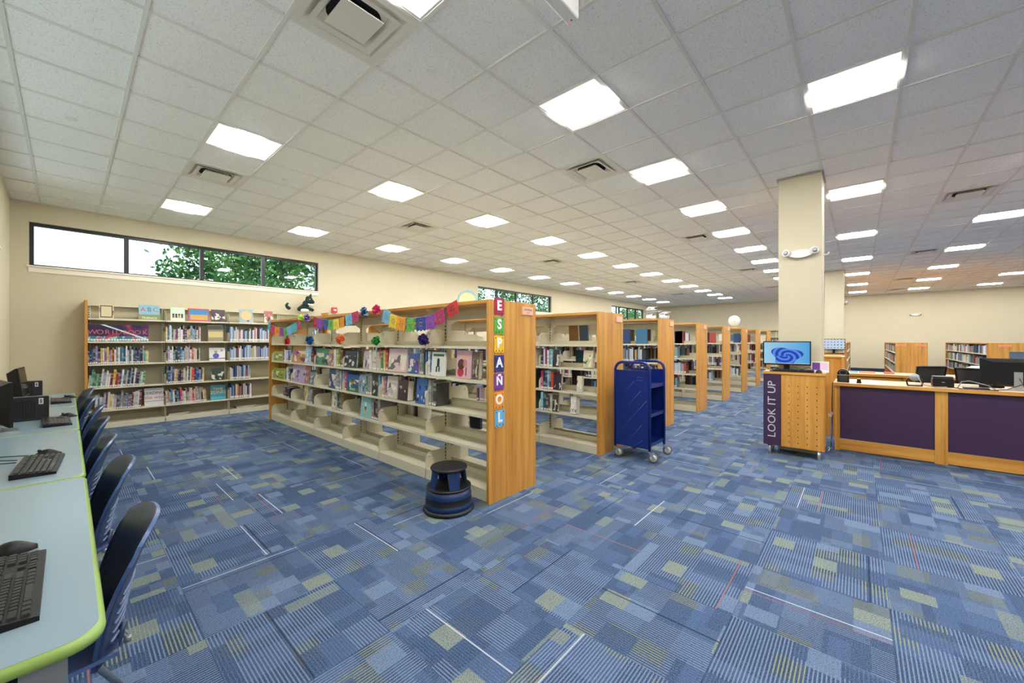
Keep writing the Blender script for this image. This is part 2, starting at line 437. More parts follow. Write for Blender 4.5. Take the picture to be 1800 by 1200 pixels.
def window(n, a, b, mull, turn):
    """turn: maps (along, out, z) to world"""
    def B(mb, p, q): mb.box(turn(*p), turn(*q)); return mb
    def O(name, p, q, m, par): return B(MB(), p, q).build(name, m, par)
    w = struct(put(None, 'window_%d' % n))
    fr = MB(); t = .045
    for p, q in (((a, .06, ZB), (a + t, .13, ZT)), ((b - t, .06, ZB), (b, .13, ZT)), ((a + t, .06, ZB), (b - t, .13, ZB + t * .6)), ((a + t, .06, ZT - t), (b - t, .13, ZT))): B(fr, p, q)
    fr.build('window_frame', BRONZE, w)
    for m_ in mull: O('mullion', (m_ - .03, .06, ZB + t * .6), (m_ + .03, .13, ZT - t), BRONZE, w)
    e = [a + t] + [q for m_ in mull for q in (m_ - .03, m_ + .03)] + [b - t]
    for i in range(0, len(e), 2): O('pane', (e[i], .09, ZB + t * .6), (e[i + 1], .096, ZT - t), GLASS, w)
    s_ = MB(); B(s_, (a - .02, -.03, ZB - .022), (b + .02, 0, ZB)); B(s_, (a - .005, -.012, ZB - .10), (b + .005, 0, ZB - .022)); s_.build('window_sill', mat('sill_paint', '#f2ead6', .5), w)
for n, (a, b, ml) in enumerate(WINS): window(n + 1, a, b, ml, lambda l, o, z: (l, WW + o, z))
window(4, *LW, lambda l, o, z: (WL - o, l, z))

# columns
def column(n, x0, y0, x1, y1):
    c = struct(put(None, 'column_%d' % n))
    MB().box((x0, y0, 0), (x1, y1, CEIL + .01)).build('shaft', WALL, c)
    t = MB()
    for a, b in (((x0 - .018, y0 - .018), (x1 + .018, y0)), ((x0 - .018, y1), (x1 + .018, y1 + .018)), ((x0 - .018, y0), (x0, y1)), ((x1, y0), (x1 + .018, y1))):
        t.box((*a, CEIL - .012), (*b, CEIL + .006))
    t.build('ceiling_trim', mat('column_trim', '#a89f92', .5), c)
column(1, 6.17, .345, 6.63, .79)
column(2, 15.25, .335, 15.75, .78)

# ------------------------------------------------------------------ light fittings and air diffusers
LENS = mat('lit_lens', (1.0, .985, .955), .5, emit=LIGHT)
LENS2 = mat('lit_side_diffuser', (1.0, .97, .93), .5, emit=.8)
h = TILE / 2
def shared_light():
    fr = MB()
    for a, b in (((-h + .013, -h + .013), (h - .013, -h + .03)), ((-h + .013, h - .03), (h - .013, h - .013)), ((-h + .013, -h + .03), (-h + .03, h - .03)), ((h - .03, -h + .03), (h - .013, h - .03))): fr.box((*a, .002), (*b, .03))
    i = h - .03
    ln = MB().prism([(-.13, .022), (-.118, -.008), (.118, -.008), (.13, .022)], 'y', -i, i)
    sd = MB()
    for s_ in (-1, 1):
        o = len(sd.v); sd.v += [(s_ * .13, -i, .022), (s_ * i, -i, .006), (s_ * i, i, .006), (s_ * .13, i, .022)]
        sd.face((o, o + 1, o + 2, o + 3) if s_ < 0 else (o + 3, o + 2, o + 1, o))
    return fr.mesh('frame', WHITE), ln.mesh('lens', LENS), sd.mesh('side_diffuser', LENS2)
LFR, LLN, LSD = shared_light()
for i, j in lights:
    x, y = GU + (i + .5) * TILE, GV + (j + .5) * TILE
    if not (WL + .2 < x < WF - .2 and WR + .2 < y < WW - .2): continue
    LROW = {8: 'closest to the window wall', 3: 'second from the window wall', -2: 'third from the window wall', -5: 'passing behind the near column', -8: 'next right of the column', -11: 'second right of the column', -14: 'farthest to the right'}
    nth = (i + 1) // 3 + 1 if j > -3 else (i + 1) // 5 + 1
    t = thing('ceiling_light', 'lit square ceiling light, %s from the camera in the row %s' % (ordn(nth), LROW[j]), 'ceiling light', (x, y, CEIL), 0, 'square lights in the ceiling')
    put(LFR, 'frame', t); put(LLN, 'lens', t); put(LSD, 'side_diffuser', t)
VM = mat('diffuser_enamel', '#e3ded4', .45)
def sq_ring(mb, r0, z0, r1, z1):
    o = len(mb.v)
    for r, z in ((r0, z0), (r1, z1)): mb.v += [(-r, -r, z), (r, -r, z), (r, r, z), (-r, r, z)]
    for k in range(4):
        l = (k + 1) % 4; mb.face((o + k, o + l, o + 4 + l, o + 4 + k)); 
    o2 = len(mb.v)
    for r, z in ((r0, z0), (r1, z1)): mb.v += [(-r, -r, z + .004), (r, -r, z + .004), (r, r, z + .004), (-r, r, z + .004)]
    for k in range(4):
        l = (k + 1) % 4; mb.face((o2 + 4 + k, o2 + 4 + l, o2 + l, o2 + k))
vp = MB(); sq_ring(vp, h - .013, 0, h - .06, .004); sq_ring(vp, h - .06, .004, .2, .024)
vr = MB(); sq_ring(vr, .215, -.008, .175, .002); sq_ring(vr, .175, .002, .16, .02)
vc = MB().box((-.135, -.135, -.016), (.135, .135, -.010)); sq_ring(vc, .135, -.013, .11, .012)
vk = MB().box((-.2, -.2, .024), (.2, .2, .028)); vk.lathe([(.172, .0235), (.17, .0232)], 20, mi=1)
VP, VR, VC, VK = vp.mesh('outer_cone', VM), vr.mesh('middle_cone', VM), vc.mesh('centre_plate', VM), vk.mesh('duct_throat', [VM, DARK])
for n, (i, j) in enumerate(vents):
    x, y = GU + (i + .5) * TILE, GV + (j + .5) * TILE
    t = thing('air_diffuser', ('square ceiling air diffuser, %s from the camera in the line %s' % (ordn({5: n, -1: n - 5, -7: n - 10}[j] + 1), {5: 'nearer the window wall', -1: 'along the room middle', -7: 'above the service desk'}[j])) if n != 5 else 'large square stepped air diffuser beside the light at the top edge of the photo', 'air diffuser', (x, y, CEIL), 0, 'air diffusers in the ceiling' if n != 5 else None)
    put(VK, 'duct_throat', t); put(VP, 'outer_cone', t); put(VR, 'middle_cone', t); put(VC, 'centre_plate', t)
SPR = MB().lathe([(.001, -.006), (.034, -.006), (.042, -.003), (.042, .007)], 20).mesh('sprinkler_cover', WHITE)
SPL = ['below the large air diffuser at the top', 'left of the near window-side ceiling lights', 'over the left end of the long window', 'right of the near window-side air diffuser', 'over the middle of the long window', 'in the ceiling middle right of a far air diffuser', 'beside the near column', 'above the right-hand air diffuser', 'between the lights right of the column']
for (x, y), sl in zip([(757, 126), (125, 210), (120, 350), (502, 317), (395, 398), (820, 393), (1280, 453), (1710, 327), (1645, 407)], SPL):
    u, v = at(x, y, CEIL)
    tag(put(SPR, 'sprinkler_cover', None, (u, v, CEIL + .0062)), 'small round white sprinkler cap ' + sl, 'sprinkler cap', 'sprinkler caps on the ceiling')
# white hanging case at the top edge
PX, PY = at(1017, 33, 3.2)
t = thing('projection_screen_case', 'white hanging case with a tiny red light, cut off by the top edge', 'screen case', (PX, PY, 3.2))
MB().prism(rrect(0, 0, .075, .15, .012, 3), 'x', -1.6, 0).build('housing', mat('case_white', '#f4f2ee', .5), t)
for x in (-.35, -1.25): box('hanger', (x - .01, .03, .15), (x + .01, .05, CEIL - 3.2), WHITE, t)
box('sensor', (-.022, .03, -.001), (-.014, .038, .0), DARK, t)
box('status_light', (-.022, .05, -.001), (-.014, .058, .0), mat('red_led', '#ff5060', .5, emit=1.0), t)
# ------------------------------------------------------------------ double-faced shelving rows
ROWU = [2.394, 4.30, 6.24, 8.21, 10.17, 12.18, 14.14, 16.10]
RW_, RH, RY, SEC, NS = .65, 1.77, 2.38, .918, 6
RL = SEC * NS + .06
LV = [.103, .453, .748, 1.057, 1.36]
def bracket_poly(h_=.165, d=.245, r=.075):
    return [(-.045, 0), (-.045, h_)] + [(p, q) for p, q in arc(-.045 - d + r, h_ - r, r, .5 * PI, PI, 6)] + [(-.045 - d, 0)]
def shelf_mb(base=False):
    mb = MB(); w = SEC / 2 - .004; x0, x1 = -.29, -.05
    mb.box((x0, -w, -.004), (x1, w, 0)); mb.box((x0 - .004, -w, -.022 if not base else -.1), (x0, w, .001)); mb.box((x1 - .003, -w, 0), (x1, w, .05))
    mb.box((x1 - .04, -w, -.018), (x1, w, -.004))
    return mb
def bracket_mb(side):
    y = side * (SEC / 2 - .003)
    mb = MB().prism(bracket_poly(), 'y', y - .0015, y + .0015)
    c = Vector((-.245, y, .125)); M = Matrix.Rotation(PI / 2, 4, 'X')
    mb.lathe([(.001, -.004), (.012, -.004), (.014, .004), (.001, .004)], 10, c, M=M)
    return mb
SH, SHB = shelf_mb().mesh('shelf', CREAM), shelf_mb(True).mesh('shelf', CREAM)
BR = [bracket_mb(s_).mesh('side_bracket', CREAM) for s_ in (-1, 1)]
def joined(base):
    mb = shelf_mb(base)
    for s_ in (-1, 1):
        y = s_ * (SEC / 2 - .003); mb.prism(bracket_poly(), 'y', y - .0015, y + .0015)
    return mb.mesh('shelf', CREAM)
SHJ, SHBJ = joined(False), joined(True)
EP = MB().prism(rrect(-RW_ / 2, 0, RW_ / 2, RH, .006, 2), 'y', 0, .03).mesh('end_panel', W_Z)
TOPM = MB().box((-RW_ / 2 + .004, .03, RH - .03), (RW_ / 2 - .004, RL - .03, RH)).mesh('top_board', W_Y)
BOUNCEM = MB().box((-RW_ / 2 + .02, .05, RH), (RW_ / 2 - .02, RL - .05, RH + .002)).mesh('bounce_plate', CREAM)  # unseen cream plate, added to keep orange bounce off the ceiling
SLOT = mat('slotted_strip', '#c9c1a4', .45); _n = NT(SLOT)
_f = _n.m_('GREATER_THAN', _n.m_('FRACT', _n.m_('MULTIPLY', _n.sep(_n.pos())[2], 26.0)), .45)
_n.color(_n.mix(_f, lin('#cfc7ab'), lin('#3a362c')))
POST = MB().box((-.03, -.024, .02), (.03, .024, RH - .03)).mesh('upright_post', CREAM)
STRIP = MB().box((-.033, -.008, .06), (.033, .008, RH - .1)).mesh('slotted_strip', SLOT)
RAIL = MB().box((-.02, .03, RH - .14), (.02, RL - .03, RH - .05)).mesh('top_rail', CREAM)
CANB = MB().prism([(-.03, RH - .2), (-.03, RH - .03), (-.28, RH - .03), (-.28, RH - .045)], 'y', -.0015, .0015).mesh('canopy_bracket', CREAM)
ROWLAB = ['nearest shelving row, with paper bunting and the ESPAÑOL cards on its oak end', 'second shelving row, its oak end panel behind the blue book cart',
          'third shelving row, partly hidden by the blue cart, white figures on top', 'fourth shelving row in the line of oak end panels',
          'fifth shelving row in the line of oak end panels', 'sixth shelving row, the one with the globe on top',
          'seventh shelving row, next beyond the one with the globe', 'last and farthest shelving row in the line of oak ends']
rows = []
for n, u0 in enumerate(ROWU):
    r = thing('shelving_row', ROWLAB[n], 'bookshelf', (u0 + RW_ / 2, RY, 0), 0, 'double-faced shelving rows'); rows.append(r)
    put(EP, 'end_panel', r); put(EP, 'end_panel', r, (0, RL - .03, 0)); put(TOPM, 'top_board', r); put(BOUNCEM, 'bounce_plate', r); put(RAIL, 'top_rail', r)
    for k in range(NS + 1):
        y = .03 + k * SEC + (.026 if k == 0 else -.026 if k == NS else 0)
        p = put(POST, 'upright_post', r, (0, y, 0)); put(STRIP, 'slotted_strip', p)
        if n < 2:
            put(CANB, 'canopy_bracket', r, (0, y, 0)); put(CANB, 'canopy_bracket', r, (0, y, 0), PI)
    for k in range(NS):
        y = .03 + (k + .5) * SEC
        for rz in (0, PI):
            for l, z in enumerate(LV):
                if n < 2:
                    s_ = put(SHB if l == 0 else SH, 'shelf', r, (0, y, z), rz)
                    for b in BR: put(b, 'side_bracket', s_)
                else: put(SHBJ if l == 0 else SHJ, 'shelf', r, (0, y, z), rz)
    # range sign in its holder on the end panel
    sx = [.19, .2, .2, .15, .15, .15, .15, .15][n]
    hd = MB().box((sx - .085, -.008, RH - .115), (sx + .085, 0, RH - .035)).build('sign_holder', mat('sign_holder_clear', '#d9a67c', .3), r)
    box('sign_card', (sx - .07, -.0095, RH - .11), (sx + .08, -.008, RH - .04), mat('peach_card', '#f2b8a0', .6), hd)
    INK = mat('black_ink', '#222222', .6)
    if n == 0:
        text_on('J FICTION', .026, INK, hd, (sx + .005, -.0105, RH - .065), 0, .0003); text_on('A - B', .018, INK, hd, (sx + .005, -.0105, RH - .092), 0, .0003)

# ------------------------------------------------------------------ books
def mk_spine():
    mb = MB().box((-.5, 0, 0), (.5, 1, 1), mis=[1, 1, 0, 0, 0, 0]); o = len(mb.v)
    mb.v += [(-.4, -.006, .03), (.4, -.006, .03), (.4, -.006, .13), (-.4, -.006, .13)]; mb.face((o, o + 1, o + 2, o + 3), 2)
    return mb.mesh('book', [SPINE, PAPER, WHITE])
SPM = mk_spine()
def cover_mesh(m): # closed book, front cover towards -y: boards round a page block
    mb = MB(); mb.box((-.5, 0, 0), (.5, .08, 1)); mb.box((-.5, .92, 0), (.5, 1, 1)); mb.box((-.5, .08, 0), (-.46, .92, 1))
    return mb.mesh('book', m)
CVM, CVP = cover_mesh(COVER), cover_mesh(PLAINCOV)
PGM = MB().box((-.46, .08, .015), (.48, .92, .985)).mesh('page_block', PAPER)
PAL = ['#27416e', '#8c9bb0', '#dcd8cf', '#b9c4cc', '#6d1f2a', '#3a6f92', '#1c2433', '#c9a25c', '#d9d2bd', '#4b3b63', '#7fa6b8', '#9c4a3a', '#2f5d58', '#e6e4dd', '#8d7f6a', '#50647c', '#c8c9d6', '#a98aa0', '#34383f', '#b7b08f']
def spine_book(w, d, hh, c, P, rz, label, group, lean=0.0):
    o = put(SPM, 'book', None, P, rz, (w, d, hh)); o.rotation_euler = (0, lean, rz) if rz == 0 else (-lean, 0, rz)
    if rz != 0: o.rotation_euler = (Matrix.Rotation(rz, 3, 'Z') @ Matrix.Rotation(lean, 3, 'Y')).to_euler()
    o.color = (*lin(c), 1)
    return tag(o, label, 'book', group)
def face_book(w, d, hh, c, P, rz, label, tilt=0.10, plain=False, group=None):
    o = put(CVP if plain else CVM, 'book', None, P, rz, (w, d, hh)); o.color = (*lin(c), 1)
    o.rotation_euler = (Matrix.Rotation(rz, 3, 'Z') @ Matrix.Rotation(-tilt, 3, 'X')).to_euler()
    g = put(PGM, 'page_block', o)
    return tag(o, label, 'book', group)
# --- wall bookcase
BV = WW - .305                      # its front
SU, SW = .205, .928                 # first section start, section width
WLV = [.085, .29, .66, 1.035, 1.40, 1.77]
NSW = 4
wbk = thing('wall_bookcase', 'tall cream steel bookcase against the window wall with an oak end panel', 'bookcase', (0, 0, 0))
box('end_panel', (SU - .032, BV - .02, 0), (SU, WW - .009, 2.055), W_Z, wbk)
box('end_panel', (SU + NSW * SW, BV - .02, 0), (SU + NSW * SW + .032, WW - .009, 2.055), W_Z, wbk)
for k in range(NSW + 1):
    x = SU + k * SW + (.02 if k == 0 else -.02 if k == NSW else 0)
    p = box('upright_post', (x - .018, WW - .06, 0), (x + .018, WW - .012, 2.0), CREAM, wbk); box('slotted_strip', (x - .007, WW - .062, .08), (x + .007, WW - .06, 1.98), SLOT, p)
for k in range(NSW):
    a, b = SU + k * SW + .005, SU + (k + 1) * SW - .005
    bk = MB().box((a, WW - .016, .02), (b, WW - .012, 2.0))
    for z in (.12, .33, .70, 1.075, 1.44, 1.81): bk.box((a + .03, WW - .024, z), (b - .03, WW - .016, z + .045))
    bk.build('back_panel', CREAMD, wbk)
    for l, z in enumerate(WLV):
        s_ = MB().box((a, BV, z - .004), (b, WW - .03, z)); s_.box((a, BV - .004, z - .022 if l else 0), (b, BV, z + .001)); s_ = s_.build('shelf', CREAM, wbk)
        for x in (a, b):
            f = 1 if x == a else -1
            poly = [(q, p_) for q, p_ in [(WW - .03, z), (WW - .03, z + .17)] + arc(BV + .055, z + .115, .055, .5 * PI, PI, 5) + [(BV, z)]]
            MB().prism(poly, 'x', x, x + f * .003).build('side_bracket', CREAM, s_)
    box('top_shelf_rail', (a, WW - .09, 1.985), (b, WW - .012, 2.0), CREAM, wbk)
mass, masscol = MB(), []
def mass_box(a, b, c, M=None):
    n0 = len(mass.v); mass.box(a, b, M=M); mass.c += [lin(c)] * (len(mass.v) - n0)
CNAME = {'navy': '#22304f', 'blue': '#2f5fa0', 'light blue': '#8fb4d0', 'teal': '#3c8f8c', 'green': '#3c7a4a', 'pale green': '#b7c0a0', 'yellow': '#e0c84a', 'orange': '#e08a3a', 'red': '#b83030', 'maroon': '#6d2430', 'pink': '#d0a0a8', 'purple': '#6a4a90', 'lilac': '#b8b0cc', 'brown': '#8a6a4c', 'tan': '#c9a878', 'cream': '#ddd6c2', 'white': '#e8e8e6', 'light grey': '#c0c4c8', 'grey': '#8c9094', 'black': '#202226'}
def cname(c):
    r = lin(c); return min(CNAME, key=lambda k: sum((a ** .45 - b ** .45) ** 2 for a, b in zip(r, lin(CNAME[k]))))
SECN = ['first section', 'second section', 'third section']
LEVN = {1: 'lowest book shelf', 2: 'second shelf up', 3: 'third shelf up', 4: 'fourth shelf up'}
def wall_run(x0, x1, lev, sec, pal, lean=0.0, single=True, hh=.26, th=.0232):
    u, D = onv(x0, BV + .03); ue, _ = onv(x1, BV + .03); i = 0
    first = pal[:]
    while u < ue - .01:
        w = th * R.uniform(.7, 1.35); h_ = hh * R.uniform(.76, 1.13); c = pal[i % len(pal)] if R.random() < .75 else R.choice(PAL)
        ln = lean
        y = BV + .02 + R.uniform(0, .02)
        if single:
            spine_book(w * .93, .2, h_, c, (u + w / 2, y, WLV[lev] + .001), 0, '%s spine, %s from left, %s, %s of the wall bookcase' % (cname(c), ordn(i + 1), LEVN[lev], SECN[sec]), 'books in the wall bookcase', ln)
        else:
            mass_box((u, y, WLV[lev] + .001), (u + w * .9, y + .2, WLV[lev] + h_), c)
            mass_box((u + w * .05, y - .001, WLV[lev] + .012), (u + w * .85, y, WLV[lev] + .05), '#e8e6e0')
        u += w; i += 1
mixA = ['#2c3f66', '#22304f', '#3c5a86', '#262b3a', '#7d79a6', '#4aa39b', '#e0c24a', '#d8d4c6', '#7c5c95', '#e2b33c', '#5b87b5', '#d88a3a', '#8d3b2c', '#5a2c3a', '#8a9097', '#e4e4e0', '#2f66a0', '#3e8f8c', '#2b4d90', '#dfe2df', '#bcc2ba', '#5b5a78', '#cfd6d6', '#e7e4dc']
mixB = ['#e3d65a', '#3f9a8d', '#cfd2c2', '#3c8a4f', '#8fae88', '#1f7c6c', '#7c2631', '#9aa3c0', '#e6e3da', '#d8dad6', '#8c2230', '#d8a93c', '#dedede', '#b03038', '#c9cbbd', '#e2e4de', '#4d7fb0', '#c8c3ac', '#2f3c63', '#8e93a8', '#262a3d', '#dedcd4', '#6b2a3c']
mixC = ['#b58f78', '#6d2734', '#c9c0b2', '#93a2b4', '#d9d6cc', '#7a2c38', '#d4c9d0', '#e8dc4a', '#e7e3d8', '#c9b0ae', '#3a4054', '#52708e', '#8693a2', '#2d3550', '#6f86a0', '#8d6aa0']
mixD = ['#d3a56a', '#6b8da4', '#88b3bd', '#dfe0dc', '#57708c', '#c6c3b6', '#a8665e', '#d2cdd0', '#d8512f', '#e28a3c', '#c8c0c8', '#e8e4de', '#77a7b0', '#b0b6c6']
mixE = ['#cdb9c0', '#8f97b2', '#e4e0da', '#d95a38', '#36648a', '#e2c9a0', '#2c3d66', '#aebfae', '#5d7f9e', '#e8e6e2', '#7c9fc0', '#b9a08f']
mixF = ['#2e5aa0', '#264a86', '#8aa2c0', '#4b3a7a', '#d3c48a', '#c98a5a', '#7e5a70', '#9d8f78', '#6c3a58', '#c9bda0', '#a8a4b4', '#e0dcd0', '#3d3f58', '#d4d2ca', '#e0482c', '#e6e2d0']
mixG = ['#c89c8a', '#b2886e', '#90a5b8', '#5e7fa8', '#e2dfd6', '#2f3f60', '#2f7aa6', '#e0d8d8', '#d04c6c', '#1f2026', '#d8d4c8', '#7a6aa0', '#9ba3b0', '#3a4a80', '#e8b0a0', '#c04a70']
mixH = ['#7fa0c8', '#c2cfe0', '#96b0d0', '#cfc4b4', '#3e5c94', '#d9d8d2', '#b08a84', '#e3e0d4', '#6b8cb4', '#1f4a70', '#aeb9c6']
wall_run(154, 261, 3, 0, mixA, .0, hh=.262)
wall_run(154, 254, 2, 0, mixB, .09, hh=.262)
wall_run(166, 248, 1, 0, mixC, .05, hh=.26)
wall_run(291.5, 352, 4, 1, mixD, hh=.265); wall_run(291.5, 351, 3, 1, mixE, hh=.26)
wall_run(292, 358, 2, 1, mixF, .03); wall_run(292, 364, 1, 1, mixG, -.05, hh=.25)
for lv, a, b in ((4, 404.5, 500), (3, 404.5, 500), (2, 404.5, 440), (1, 404.5, 442)): wall_run(a, b, lv, 2, mixH if lv != 1 else mixF, single=False)
for lv in (1, 2, 3, 4): wall_run(512, 560, lv, 2, mixE, single=False)
# encyclopedia set whose spines make one picture
u0, _ = onv(153, BV + .03); u1, _ = onv(261, BV + .03)
NE = 22; ew = (u1 - u0) / NE
ENC = mat('encyclopedia_picture', '#3b1e4f', .4); _n = NT(ENC)
_p = _n.v_('SUBTRACT', _n.pos(), (u0, BV, WLV[4])); _q = _n.sep(_p)
_c = _n.ramp(_n.noise(_p, 7.0, 2.0), [(.35, '#2a1745'), (.5, '#4a2258'), (.62, '#a32f4c'), (.72, '#3c8fa0')], 'CONSTANT')
_c = _n.mix(_n.m_('LESS_THAN', _q[2], .085), _c, _n.ramp(_n.noise(_p, 16.0, 1.0), [(.4, '#2d7f92'), (.5, '#8fcfd2'), (.6, '#c94a5c')], 'CONSTANT'))
_c = _n.mix(_n.m_('LESS_THAN', _n.m_('ABSOLUTE', _n.m_('SUBTRACT', _n.m_('ADD', _q[2], _n.m_('MULTIPLY', _q[0], .45)), .35)), .012), _c, lin('#d5ede6'))
_n.color(_c)
em = MB().box((-.5, 0, 0), (.5, 1, 1), mis=[1, 1, 0, 0, 0, 0]); em.v += [(-.4, -.004, .05), (.4, -.004, .05), (.4, -.004, .15), (-.4, -.004, .15)]; em.face((8, 9, 10, 11), 2)
em = em.mesh('encyclopedia_volume', [ENC, PAPER, WHITE])
PINK = mat('salmon_print', '#f0836c', .5); letters = 'WORLDBOOK'; lx = [.08, .2, .315, .415, .495, .60, .70, .81, .94]
vols = []
for i in range(NE):
    o = put(em, 'encyclopedia_volume', None, (u0 + (i + .5) * ew, BV + .02, WLV[4] + .001), 0, (ew * .97, .21, .275))
    vols.append(tag(o, 'encyclopedia volume, %s from the left in the set forming one purple space picture' % ordn(i + 1), 'book', 'encyclopedia volumes'))
for ch, f in zip(letters, lx):
    i = min(NE - 1, int(f * NE)); o = vols[i]
    tx = text_mesh(ch, .105, PINK, .0006, -.002)
    l = put(tx, 'letter', o); l.matrix_parent_inverse = Matrix.Identity(4)
    W = Matrix.Translation((u0 + f * (u1 - u0), BV + .0175, WLV[4] + .15)) @ Matrix.Rotation(PI / 2, 4, 'X')
    Mo = Matrix.LocRotScale(o.location, o.rotation_euler, o.scale)
    l.matrix_basis = Mo.inverted() @ W
# face-out books on the wall bookcase
def wall_face(x0, x1, lev, hpx, c, label, plain=False):
    a, D = onv(x0, BV + .05); b, _ = onv(x1, BV + .05)
    return face_book(b - a, .014, hpx * D / F, c, ((a + b) / 2, BV + .05, WLV[lev] + .001), 0, label, .12, plain), a, b, hpx * D / F
def child_txt(o, body, size, c, dx, z, squash=1.0, bold=.0):
    """flat print on the cover; o is scaled, so undo that"""
    me = text_mesh(body, size, mat('print_' + c.strip('#'), c, .5), .0002, bold); l = put(me, 'cover_lettering', o)
    s_ = o.scale
    l.matrix_basis = Matrix.Diagonal((1 / s_[0], 1 / s_[1], 1 / s_[2], 1)) @ Matrix.Translation((dx, -.0012, z)) @ Matrix.Rotation(PI / 2, 4, 'X') @ Matrix.Diagonal((squash, 1, 1, 1))
    return l
def child_disc(o, r, c, dx, z, sx=1.0, d=.0008):
    me = MB().lathe([(r, 0), (r * .98, .0003)], 14).mesh('cover_picture', mat('print_' + c.strip('#'), c, .5)); l = put(me, 'cover_picture', o); s_ = o.scale
    l.matrix_basis = Matrix.Diagonal((1 / s_[0], 1 / s_[1], 1 / s_[2], 1)) @ Matrix.Translation((dx, -d, z)) @ Matrix.Rotation(PI / 2, 4, 'X') @ Matrix.Diagonal((sx, 1, 1, 1))
def child_rect(o, c, x0, z0, x1, z1, d=.0006):
    me = MB().box((x0, -d, z0), (x1, -d * .3, z1)).mesh('cover_picture', mat('print_' + c.strip('#'), c, .5)); l = put(me, 'cover_picture', o); s_ = o.scale
    l.matrix_basis = Matrix.Diagonal((1 / s_[0], 1 / s_[1], 1 / s_[2], 1))
o, a, b, h_ = wall_face(174, 200, 5, 26, '#d8c9a4', 'cream picture book with a dark maze border, on top of the wall bookcase shelves')
w = b - a
for q in (.42, .35): child_rect(o, '#5c5240' if q > .4 else '#d8c9a4', -w * q, h_ * (.5 - q), w * q, h_ * (.5 + q), .0006 if q > .4 else .0009)
o, a, b, h_ = wall_face(244, 281, 5, 27, '#86b4c6', 'light blue ABC picture book, face out on the top shelf', True)
child_txt(o, 'A', .1, '#d8523c', -.08, h_ * .68); child_txt(o, 'B', .1, '#3f6a9a', 0, h_ * .68); child_txt(o, 'C', .1, '#c7564a', .08, h_ * .68); child_txt(o, 'THINGS', .055, '#f1efe6', .0, h_ * .12); child_rect(o, '#86945c', -(b - a) * .5, 0, (b - a) * .5, h_ * .36, .0004)
o, a, b, h_ = wall_face(300, 325, 5, 24, '#cfe0cc', 'mint green picture book with a row of small figures, face out on the top shelf', True)
for i in range(4): child_disc(o, .016, '#4a2f2a', -.06 + i * .04, h_ * .47); child_rect(o, ['#a33d3a', '#33426e', '#c78a3c', '#5b3a5c'][i], -.074 + i * .04, h_ * .22, -.046 + i * .04, h_ * .42)
o, a, b, h_ = wall_face(331, 368, 5, 23, '#c8453c', 'red-framed picture book with blue sky over orange land, top shelf', True); w = b - a
child_rect(o, '#3f86c0', -w * .45, h_ * .1, w * .45, h_ * .92); child_rect(o, '#d0a056', -w * .4, h_ * .12, w * .42, h_ * .52, .0009)
wall_face(372, 396, 5, 22, '#4a3b4a', 'dark purple picture book of a crowd, face out on the top shelf')
o, a, b, h_ = wall_face(421, 445, 5, 24, '#9fb0b8', 'grey-blue picture book with a big tan disc, face out on the top shelf', True); child_disc(o, .095, '#d9bd86', 0, h_ * .55); child_disc(o, .02, '#4a6fa0', .03, h_ * .14)
wall_face(465, 480, 5, 22, '#b06a6a', 'dull red picture book, face out on the top shelf at the bunting')
o, a, b, h_ = wall_face(366, 393, 4, 29, '#8f8a70', 'grey and gold stormy landscape picture book, face out above the purple one', True); w = b - a
child_rect(o, '#c6b878', -w * .48, h_ * .25, w * .48, h_ * .6); child_rect(o, '#5c5f5c', -w * .48, h_ * .72, w * .48, h_ * .95)
o, a, b, h_ = wall_face(368, 396, 3, 23, '#dfe6e2', 'white picture book with a figure in purple, face out in the middle section', True); w = b - a
child_disc(o, .05, '#5a55b0', -.02, h_ * .38); child_disc(o, .025, '#b88a70', -.02, h_ * .68); child_disc(o, .018, '#c07aa0', .07, h_ * .78); child_rect(o, '#6a3a7a', -w * .5, h_ * .14, w * .5, h_ * .2)
wall_face(372, 395, 2, 21, '#3a4a44', 'dark green-black picture book, face out in the middle section')
o, a, b, h_ = wall_face(254, 288, 1, 31, '#dcd6da', 'white book lettered LEADING the WAY, face out on the lowest shelf', True)
child_txt(o, 'LEADING', .066, '#5a2f4c', 0, h_ * .72, .95); child_txt(o, 'the way', .075, '#c8503c', 0, h_ * .47); child_rect(o, '#7fae8c', -(b - a) * .48, h_ * .24, (b - a) * .48, h_ * .28); child_rect(o, '#8d9cc4', -(b - a) * .45, h_ * .9, (b - a) * .45, h_ * .94)
o, a, b, h_ = wall_face(370, 397, 1, 26, '#3f8fa8', 'teal book lettered TIME ZONES in yellow, face out on the lowest shelf', True)
child_txt(o, 'TIME', .075, '#f0d23c', 0, h_ * .72); child_txt(o, 'ZONES', .075, '#f0d23c', 0, h_ * .5); child_rect(o, '#5fb0c0', -(b - a) * .5, h_ * .05, (b - a) * .5, h_ * .2)
for i, (x0, x1, c) in enumerate([(294, 330, '#8c6a6a'), (296, 334, '#c0a8a0'), (413, 446, '#7a4a42'), (415, 452, '#d8d2c6')]):
    a, _ = onv(x0, BV + .1); b, _ = onv(x1, BV + .1)
    o = put(CVP, 'book', None, ((a + b) / 2, BV + .06, WLV[0] + .002 + (.017 if i % 2 else 0) + .0005), 0, ((b - a), .014, .19)); o.color = (*lin(c), 1)
    o.rotation_euler = (-PI / 2, 0, 0); o.location.z += .014; put(PGM, 'page_block', o)
    tag(o, ['dusty rose book lying flat, lower of two on the base shelf', 'pale pink book lying flat, upper of two on the base shelf', 'brown book lying flat on the base shelf near the bunting row', 'white book lying flat on top of the brown one'][i], 'book')

